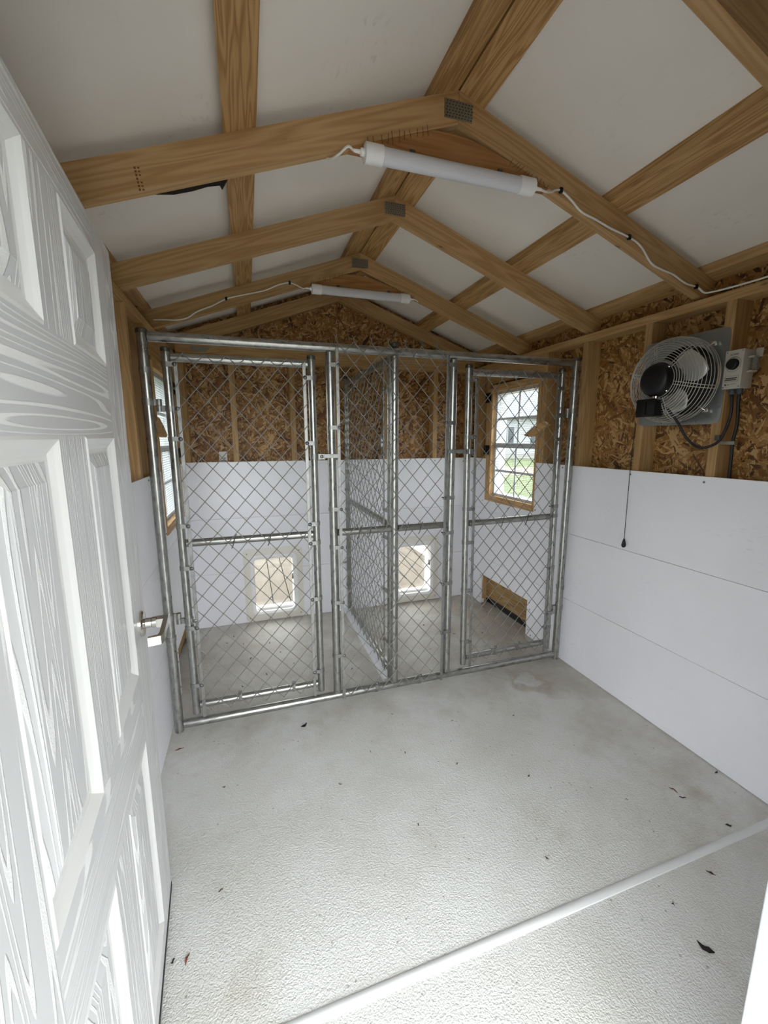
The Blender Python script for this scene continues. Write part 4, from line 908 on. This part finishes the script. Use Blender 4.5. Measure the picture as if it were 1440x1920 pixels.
for y_ in (-0.835, -0.861):
    bm = lathe(BM(), (W-0.020, y_, TZ0), (0, 0, -1), [(0, 0.010), (0.003, 0.0115), (0.016, 0.0115), (0.018, 0.0085), (0.021, 0.008)], 12); obj('cable_gland', bm, 'dark_grey_plastic', th, smooth='auto')
# black cables
cb1 = thing('power_cable', 'black cable drooping from the fan motor box up to the thermostat', 'cable', (W-0.02, -0.7, 1.36), 'black fan cables')
obj('sheath', tube(BM(), smooth_path([(W-0.10, JY-0.043, JZ-0.004), (W-0.092, JY-0.06, JZ-0.012), (W-0.07, -0.668, 1.445), (W-0.05, -0.70, 1.378), (W-0.035, -0.745, 1.340), (W-0.02, -0.785, 1.348), (W-0.004, -0.803, 1.372), (W-0.004, -0.822, 1.42), (W-0.012, -0.836, 1.48), (W-0.020, -0.835, 1.543)]), 0.0052, 10), 'black_rubber', cb1, smooth=True)
obj('cable_clip', box(BM(), (W-0.010, -0.803, 1.368), (W+0.009, -0.784, 1.390), 0.002), 'cap_metal', cb1)
cb2 = thing('power_cable', 'black cable running from the thermostat straight down behind the white boards', 'cable', (W-0.01, -0.83, 1.3), 'black fan cables')
obj('sheath', tube(BM(), smooth_path([(W-0.020, -0.861, 1.543), (W-0.018, -0.862, 1.50), (W+0.012, -0.848, 1.43), (W+0.022, -0.835, 1.37), (W+0.03, -0.832, 1.30), (W+0.03, -0.834, 1.20)]), 0.0056, 10), 'black_rubber', cb2, smooth=True)
obj('cable_clip', box(BM(), (W+0.012, -0.846, 1.352), (W+0.034, -0.792, 1.366), 0.002), 'connector_steel', cb2)

# ------------------------------------------------------------------ tube lights and their white cables
def tube_light(y, x0, x1, z, label):
    t = thing('tube_light', label, 'light', ((x0+x1)/2, y, z), 'tube lights under the roof gussets')
    yy = y-0.031
    obj('diffuser', lathe(BM(), (x0+0.052, yy, z), (1, 0, 0), [(0, 0.0235), (x1-x0-0.104, 0.0235)], 28), 'diffuser_white', t, smooth='auto')
    obj('back_rail', box(BM(), (x0+0.05, yy+0.012, z+0.006), (x1-0.05, y-0.0005, z+0.030), 0.002), 'white_plastic', t)
    for a, d in ((x0, 1), (x1, -1)):
        obj('end_cap', lathe(BM(), (a, yy, z), (d, 0, 0), [(0, 0.021), (0.003, 0.0268), (0.056, 0.0268), (0.058, 0.0245)], 26), 'white_plastic', t, smooth='auto')
        obj('strain_relief', lathe(BM(), (a, yy, z), (-d, 0, 0), [(0, 0.011), (0.010, 0.010), (0.011, 0.006), (0.032, 0.0045)], 14), 'white_plastic', t, smooth='auto')
    for k in (0.26, 0.78):
        x = x0+(x1-x0)*k; obj('mounting_clip', box(BM(), (x-0.008, yy-0.004, z+0.0225), (x+0.008, y-0.0003, z+0.034), 0.001), 'cap_metal', t)
tube_light(-0.633, 0.793, 1.383, 2.2105, 'white tube light under the roof truss nearest the entry door')
tube_light(0.599, 0.817, 1.416, 2.2235, 'white tube light under the roof truss above the kennel')
def cable(label, pts, clips, loc, y):
    t = thing('light_cable', label, 'cable', loc, 'white light cables'); obj('sheath', tube(BM(), smooth_path(pts), 0.0036, 8), 'cable_white', t, smooth=True)
    for x, z in clips: obj('cable_clip', box(BM(), (x-0.006, y-0.0125, z-0.008), (x+0.006, y-0.0005, z+0.009), 0.002), 'black_plastic', t)
Y1 = -0.633-0.0062
cable('white cable clipped along the rafter from the near tube light to the fan-side wall plate', [(1.415, -0.664, 2.2105), (1.44, -0.662, 2.208), (1.468, -0.652, 2.218), (1.493, Y1, 2.234), (1.516, Y1, 2.236), (1.56, Y1, 2.215), (1.61, Y1, 2.183), (1.671, Y1, 2.168), (1.75, Y1, 2.147), (1.839, Y1, 2.128), (1.90, Y1, 2.105), (1.96, Y1, 2.052), (2.014, Y1, 2.036), (2.08, Y1, 2.024), (2.15, Y1, 1.999), (2.217, Y1, 1.991), (2.235, -0.66, 1.965), (2.233, -0.70, 1.957), (2.230, -0.80, 1.950), (2.229, -1.0, 1.948), (2.229, -1.4, 1.947)], [(1.516, 2.236), (1.839, 2.128), (2.212, 1.991)], (1.8, -0.64, 2.1), -0.633)
cable('short white cord looping from the near tube light up behind the rafter', [(0.761, -0.664, 2.2105), (0.745, -0.661, 2.219), (0.722, -0.64, 2.206), (0.705, -0.612, 2.207), (0.69, -0.59, 2.222), (0.67, -0.585, 2.24)], [], (0.7, -0.62, 2.21), -0.633)
Y2 = 0.599-0.0062
cable('white cable clipped along the rafter above the kennel, running from the farther tube light', [(0.785, 0.568, 2.2235), (0.765, 0.570, 2.222), (0.735, 0.585, 2.240), (0.698, Y2, 2.251), (0.64, Y2, 2.236), (0.57, Y2, 2.202), (0.512, Y2, 2.183), (0.43, Y2, 2.160), (0.353, Y2, 2.135), (0.28, Y2, 2.094), (0.202, Y2, 2.058), (0.15, Y2, 2.022), (0.094, Y2, 2.006), (0.04, Y2, 2.004), (-0.017, Y2, 1.999)], [(0.698, 2.251), (0.353, 2.135)], (0.4, 0.59, 2.1), 0.599)
cable('short white cord end hanging off the kennel tube light', [(1.448, 0.568, 2.2235), (1.462, 0.568, 2.219), (1.475, 0.57, 2.212)], [], (1.46, 0.57, 2.2), 0.599)

# ------------------------------------------------------------------ outlet box and sticker on the gable wall
ob = thing('outlet_box', 'small grey electrical outlet on a gable wall stud behind the divider', 'outlet', (1.436, D, 1.31))
obj('box_body', box(BM(), (1.412, D+0.012, 1.30), (1.451, D+0.06, 1.40), 0.002), 'outlet_grey', ob)
obj('cover_plate', box(BM(), (1.408, D+0.008, 1.303), (1.4505, D+0.0118, 1.397), 0.002), 'connector_steel', ob)
bm = BM()
for z in (1.33, 1.37): box(bm, (1.419, D+0.0065, z-0.013), (1.440, D+0.0085, z+0.013), 0.0)
obj('socket_face', bm, 'white_plastic', ob)
stk = thing('paper_label', 'small white printed paper label on strand board just above white gable wall boards', 'label', (0.248, D+0.098, 1.216))
obj('paper', box(BM(), (0.2205, D+0.0980, 1.2195), (0.275, D+0.0988, 1.289)), 'label_white', stk)
bm = BM()
for z, a, b in ((1.244, 0.232, 0.268), (1.239, 0.232, 0.262), (1.228, 0.230, 0.268), (1.2245, 0.230, 0.268)): box(bm, (a, D+0.0976, z-0.0014), (b, D+0.0979, z+0.0014))
obj('printed_lines', bm, 'print_black', stk)

# ------------------------------------------------------------------ dead leaves and bits on the floor
def leaf(x, y, ln, wd, ang, mat, label, group):
    bm = BM(); n = 7; L_ = []; R_ = []; ph = random.uniform(0, 6)
    for i in range(n):
        t = i/(n-1); wv = wd*math.sin(math.pi*min(max(t, 0.04), 0.96))*(0.75+0.5*random.random()); zc = 0.0035+0.004*math.sin(t*4+ph)**2; px = (t-0.5)*ln; bend = wd*0.5*math.sin(t*3+ph)
        L_.append((px, bend-wv/2, zc+0.0015*random.random())); R_.append((px, bend+wv/2, zc+0.0015*random.random()))
    for dz, fl_ in ((0, False), (-0.0012, True)):
        a = [bm.verts.new((p[0], p[1], p[2]+dz)) for p in L_]; b = [bm.verts.new((p[0], p[1], p[2]+dz)) for p in R_]
        for i in range(n-1): bm.faces.new([a[i], a[i+1], b[i+1], b[i]])
        if not fl_: A0, B0 = a, b
        else:
            for i in range(n-1): bm.faces.new([A0[i], a[i], a[i+1], A0[i+1]]); bm.faces.new([B0[i], B0[i+1], b[i+1], b[i]])
            bm.faces.new([A0[0], B0[0], b[0], a[0]]); bm.faces.new([A0[-1], a[-1], b[-1], B0[-1]])
    fr = Matrix.Translation((x, y, 0)) @ Matrix.Rotation(ang, 4, 'Z'); bm.transform(fr)
    zmin = min(v.co.z for v in bm.verts); bmesh.ops.translate(bm, verts=bm.verts, vec=(0, 0, 0.0004-zmin))
    o = obj('dead_leaf', bm, mat, None, frame=fr); meta(o, label, 'leaf', group)
leaf(0.605, -0.144, 0.035, 0.016, 0.3, 'leaf_black', 'dark curled leaf just outside the fixed kennel panel bottom rail', None)
leaf(1.951, -0.987, 0.034, 0.006, 1.9, 'dry_brown', 'reddish brown curled sliver on floor near the fan-side wall', None)
leaf(1.95, -1.026, 0.024, 0.008, 2.3, 'leaf_black', 'small dark seed on floor beside the reddish sliver', None)
leaf(2.205, -0.975, 0.022, 0.008, 0.2, 'leaf_black', 'small dark leaf touching the foot of the fan-side wall boards', None)
leaf(1.995, -1.161, 0.02, 0.011, -0.5, 'leaf_black', 'small black flake close to the floor seam strip by the fan-side wall', None)
leaf(1.54, -1.401, 0.04, 0.016, 2.2, 'leaf_black', 'largest black leaf lying on the doorway side of the floor seam strip', None)
leaf(0.049, -0.131, 0.035, 0.009, 0.4, 'dry_brown', 'brown curled leaf by the foot of the kennel corner post nearest the door', None)
leaf(0.188, -0.992, 0.028, 0.007, 1.2, 'dry_brown', 'thin brown leaf on floor beside the bottom of the entry door', None)
leaf(0.151, -0.985, 0.012, 0.006, 0.4, 'leaf_black', 'tiny black crumb against the bottom of the entry door', None)
leaf(1.76, -1.262, 0.026, 0.007, 2.0, 'dead_leaf', 'thin greyish brown leaf on the doorway side of the floor seam strip', None)
for x, y in ((0.262, -0.832), (0.866, -0.415), (1.009, -0.469), (1.29, -1.061), (1.555, -1.295), (0.252, -0.42), (1.04, -0.202), (1.308, -0.341), (1.738, -0.965), (0.93, -0.815), (1.2, -0.6), (0.7, -0.55), (1.45, -0.75), (1.62, -0.4)):
    leaf(x, y, random.uniform(0.008, 0.016), random.uniform(0.003, 0.005), random.uniform(0, 3), 'dead_leaf', 'tiny dark crumb of dead leaf on the open floor', 'leaf crumbs on the open floor')
for x, y in ((0.16, 0.929), (0.182, 1.051), (0.486, 0.773), (0.316, 0.813), (0.452, 0.376), (0.317, 0.289), (0.363, 0.598), (0.25, 0.95), (0.55, 0.62), (0.62, 0.45), (0.21, 0.86), (0.947, 0.275), (1.6, 0.7), (1.75, 0.5), (1.95, 0.45), (1.5, 0.35), (1.68, 0.9), (1.85, 0.75)):
    leaf(x, y, random.uniform(0.012, 0.028), random.uniform(0.004, 0.008), random.uniform(0, 3), 'dead_leaf', 'small dark dead leaf scrap on the dirty floor inside the kennel', 'leaf scraps inside the kennel')

# ------------------------------------------------------------------ outdoors
GZ = -0.35
bm = BM(); v = [bm.verts.new(p) for p in [(-120, -120, GZ), (120, -120, GZ), (120, 120, GZ), (-120, 120, GZ)]]; bm.faces.new(v)
gr = obj('ground', bm, 'grass', None); meta(gr, 'pale green lawn around the shed', None, None, 'structure')
def strip(name, pts, mat, label):
    bm = BM(); prism(bm, pts, 2, GZ+0.0, GZ+0.02); o = obj(name, bm, mat, None); meta(o, label, None, None, 'structure')
fx, fy = 0.568, 0.823                  # direction of view through the window
def along(d, s_): return (0.417+fx*d-fy*s_, -2.014+fy*d+fx*s_)
strip('gravel_path', [along(20.5, -30), along(20.5, 14), along(26.5, 14), along(26.5, -30)], 'gravel', 'tan gravel drive crossing the lawn outside the window')
strip('gravel_pad', [(W+0.3, -8), (W+5.2, -8), (W+5.2, 10), (W+0.3, 10)], 'gravel', 'tan gravel pad along the shed outside the window')
strip('bounce_apron', [(-6, -12), (9, -12), (9, YF-0.1), (-6, YF-0.1)], 'foundation_grey', 'grey concrete apron out of view, added to neutralise the light bounced indoors')  # added out of view to keep grass-green bounce light off the ceiling
hs_ = thing('house', 'pale neighbouring house with a row of windows across the lawn', 'house', (along(38, 0)[0], along(38, 0)[1], GZ))
HF = Matrix(((fx*0+fy, fx, 0, along(38, 0)[0]), (-fx, fy, 0, along(38, 0)[1]), (0, 0, 1, GZ), (0, 0, 0, 1)))   # local x to the side, y away
def hbox(name, lo, hi, mat, parent=None, bev=0.0):
    bm = box(BM(), lo, hi, bev); bm.transform(HF); return obj(name, bm, mat, parent or hs_, frame=HF)
hbox('foundation', (-14, 0.02, 0), (16, 9, 0.4), 'foundation_grey'); hbox('wall', (-14, 0, 0.4), (16, 9, 3.4), 'siding_white')
bm = prism(BM(), [(-0.6, 3.4), (9.6, 3.4), (4.5, 6.3)], 0, -14.6, 16.6); bm.transform(HF); obj('roof', bm, 'house_roof_grey', hs_, frame=HF)
for k in range(12):
    x = -13+k*2.4; fr_ = hbox('window', (x, -0.05, 1.1), (x+1.25, 0.0, 2.75), 'siding_white'); hbox('pane', (x+0.1, -0.06, 1.2), (x+0.57, -0.05, 2.65), 'house_glass', fr_); hbox('pane', (x+0.67, -0.06, 1.2), (x+1.15, -0.05, 2.65), 'house_glass', fr_)
# porch deck behind the gable wall, boards running away from the shed
dk = thing('deck', 'pale tan plank deck outside the dog doors', 'deck', (1.1, YB+1.7, -0.06))
x = 0.4125-0.1465*4
for k in range(19):
    board('deck_board', (x+0.0035, YB+0.012, -0.055), (x+0.143, YB+3.6, -0.02), 'deck_wood', dk, 'y', 0.003); x += 0.1465
board('deck_joist', (-0.15, YB+0.05, -0.20), (x-0.02, YB+0.09, -0.056), 'deck_wood', dk); board('deck_joist', (-0.15, YB+3.5, -0.20), (x-0.02, YB+3.54, -0.056), 'deck_wood', dk)
rl = thing('porch_rail', 'white vinyl bottom rail along the deck edge outside the dog door', 'rail', (2.45, YB+1.7, -0.02))
board('rail_bar', (2.40, YB+0.02, 0.015), (2.455, YB+3.58, 0.075), 'vinyl_white', rl, 'y', 0.004); board('rail_base', (2.385, YB+0.02, -0.0195), (2.47, YB+3.58, 0.0145), 'vinyl_white', rl, 'y', 0.003)
# shrubs on the lawn beyond the rail (green seen through the far corner of the dog door)
def shrub(x, y, R_, label):
    t = thing('shrub', label, 'shrub', (x, y, GZ), 'shrubs beyond the deck'); bm = BM(); rnd = random.Random(int(x*10))
    for k in range(420):
        a = rnd.uniform(0, 6.283); h = rnd.uniform(-0.4, 1); rr_ = R_*math.sqrt(max(0.0, 1-h*h))*rnd.uniform(0.75, 1.0); c_ = Vector((x+rr_*math.cos(a), y+rr_*math.sin(a), GZ+R_*0.5+h*R_*0.8)); s_ = 0.05
        d1 = Vector((rnd.uniform(-1, 1), rnd.uniform(-1, 1), rnd.uniform(-1, 1))).normalized(); d2 = d1.orthogonal().normalized()
        bm.faces.new([bm.verts.new(c_-d1*s_), bm.verts.new(c_+d2*s_*0.45), bm.verts.new(c_+d1*s_), bm.verts.new(c_-d2*s_*0.45)])
    o = obj('foliage', bm, 'leaf_green', t); o['kind'] = 'stuff'
    obj('stem', tube(BM(), [(x, y, GZ), (x+0.02, y, GZ+0.25), (x-0.01, y+0.02, GZ+0.5)], 0.02, 6), 'pine', t)
for x, y in ((3.3, 4.6),): shrub(x, y, 0.45, 'low green shrub on the lawn past the white deck rail')
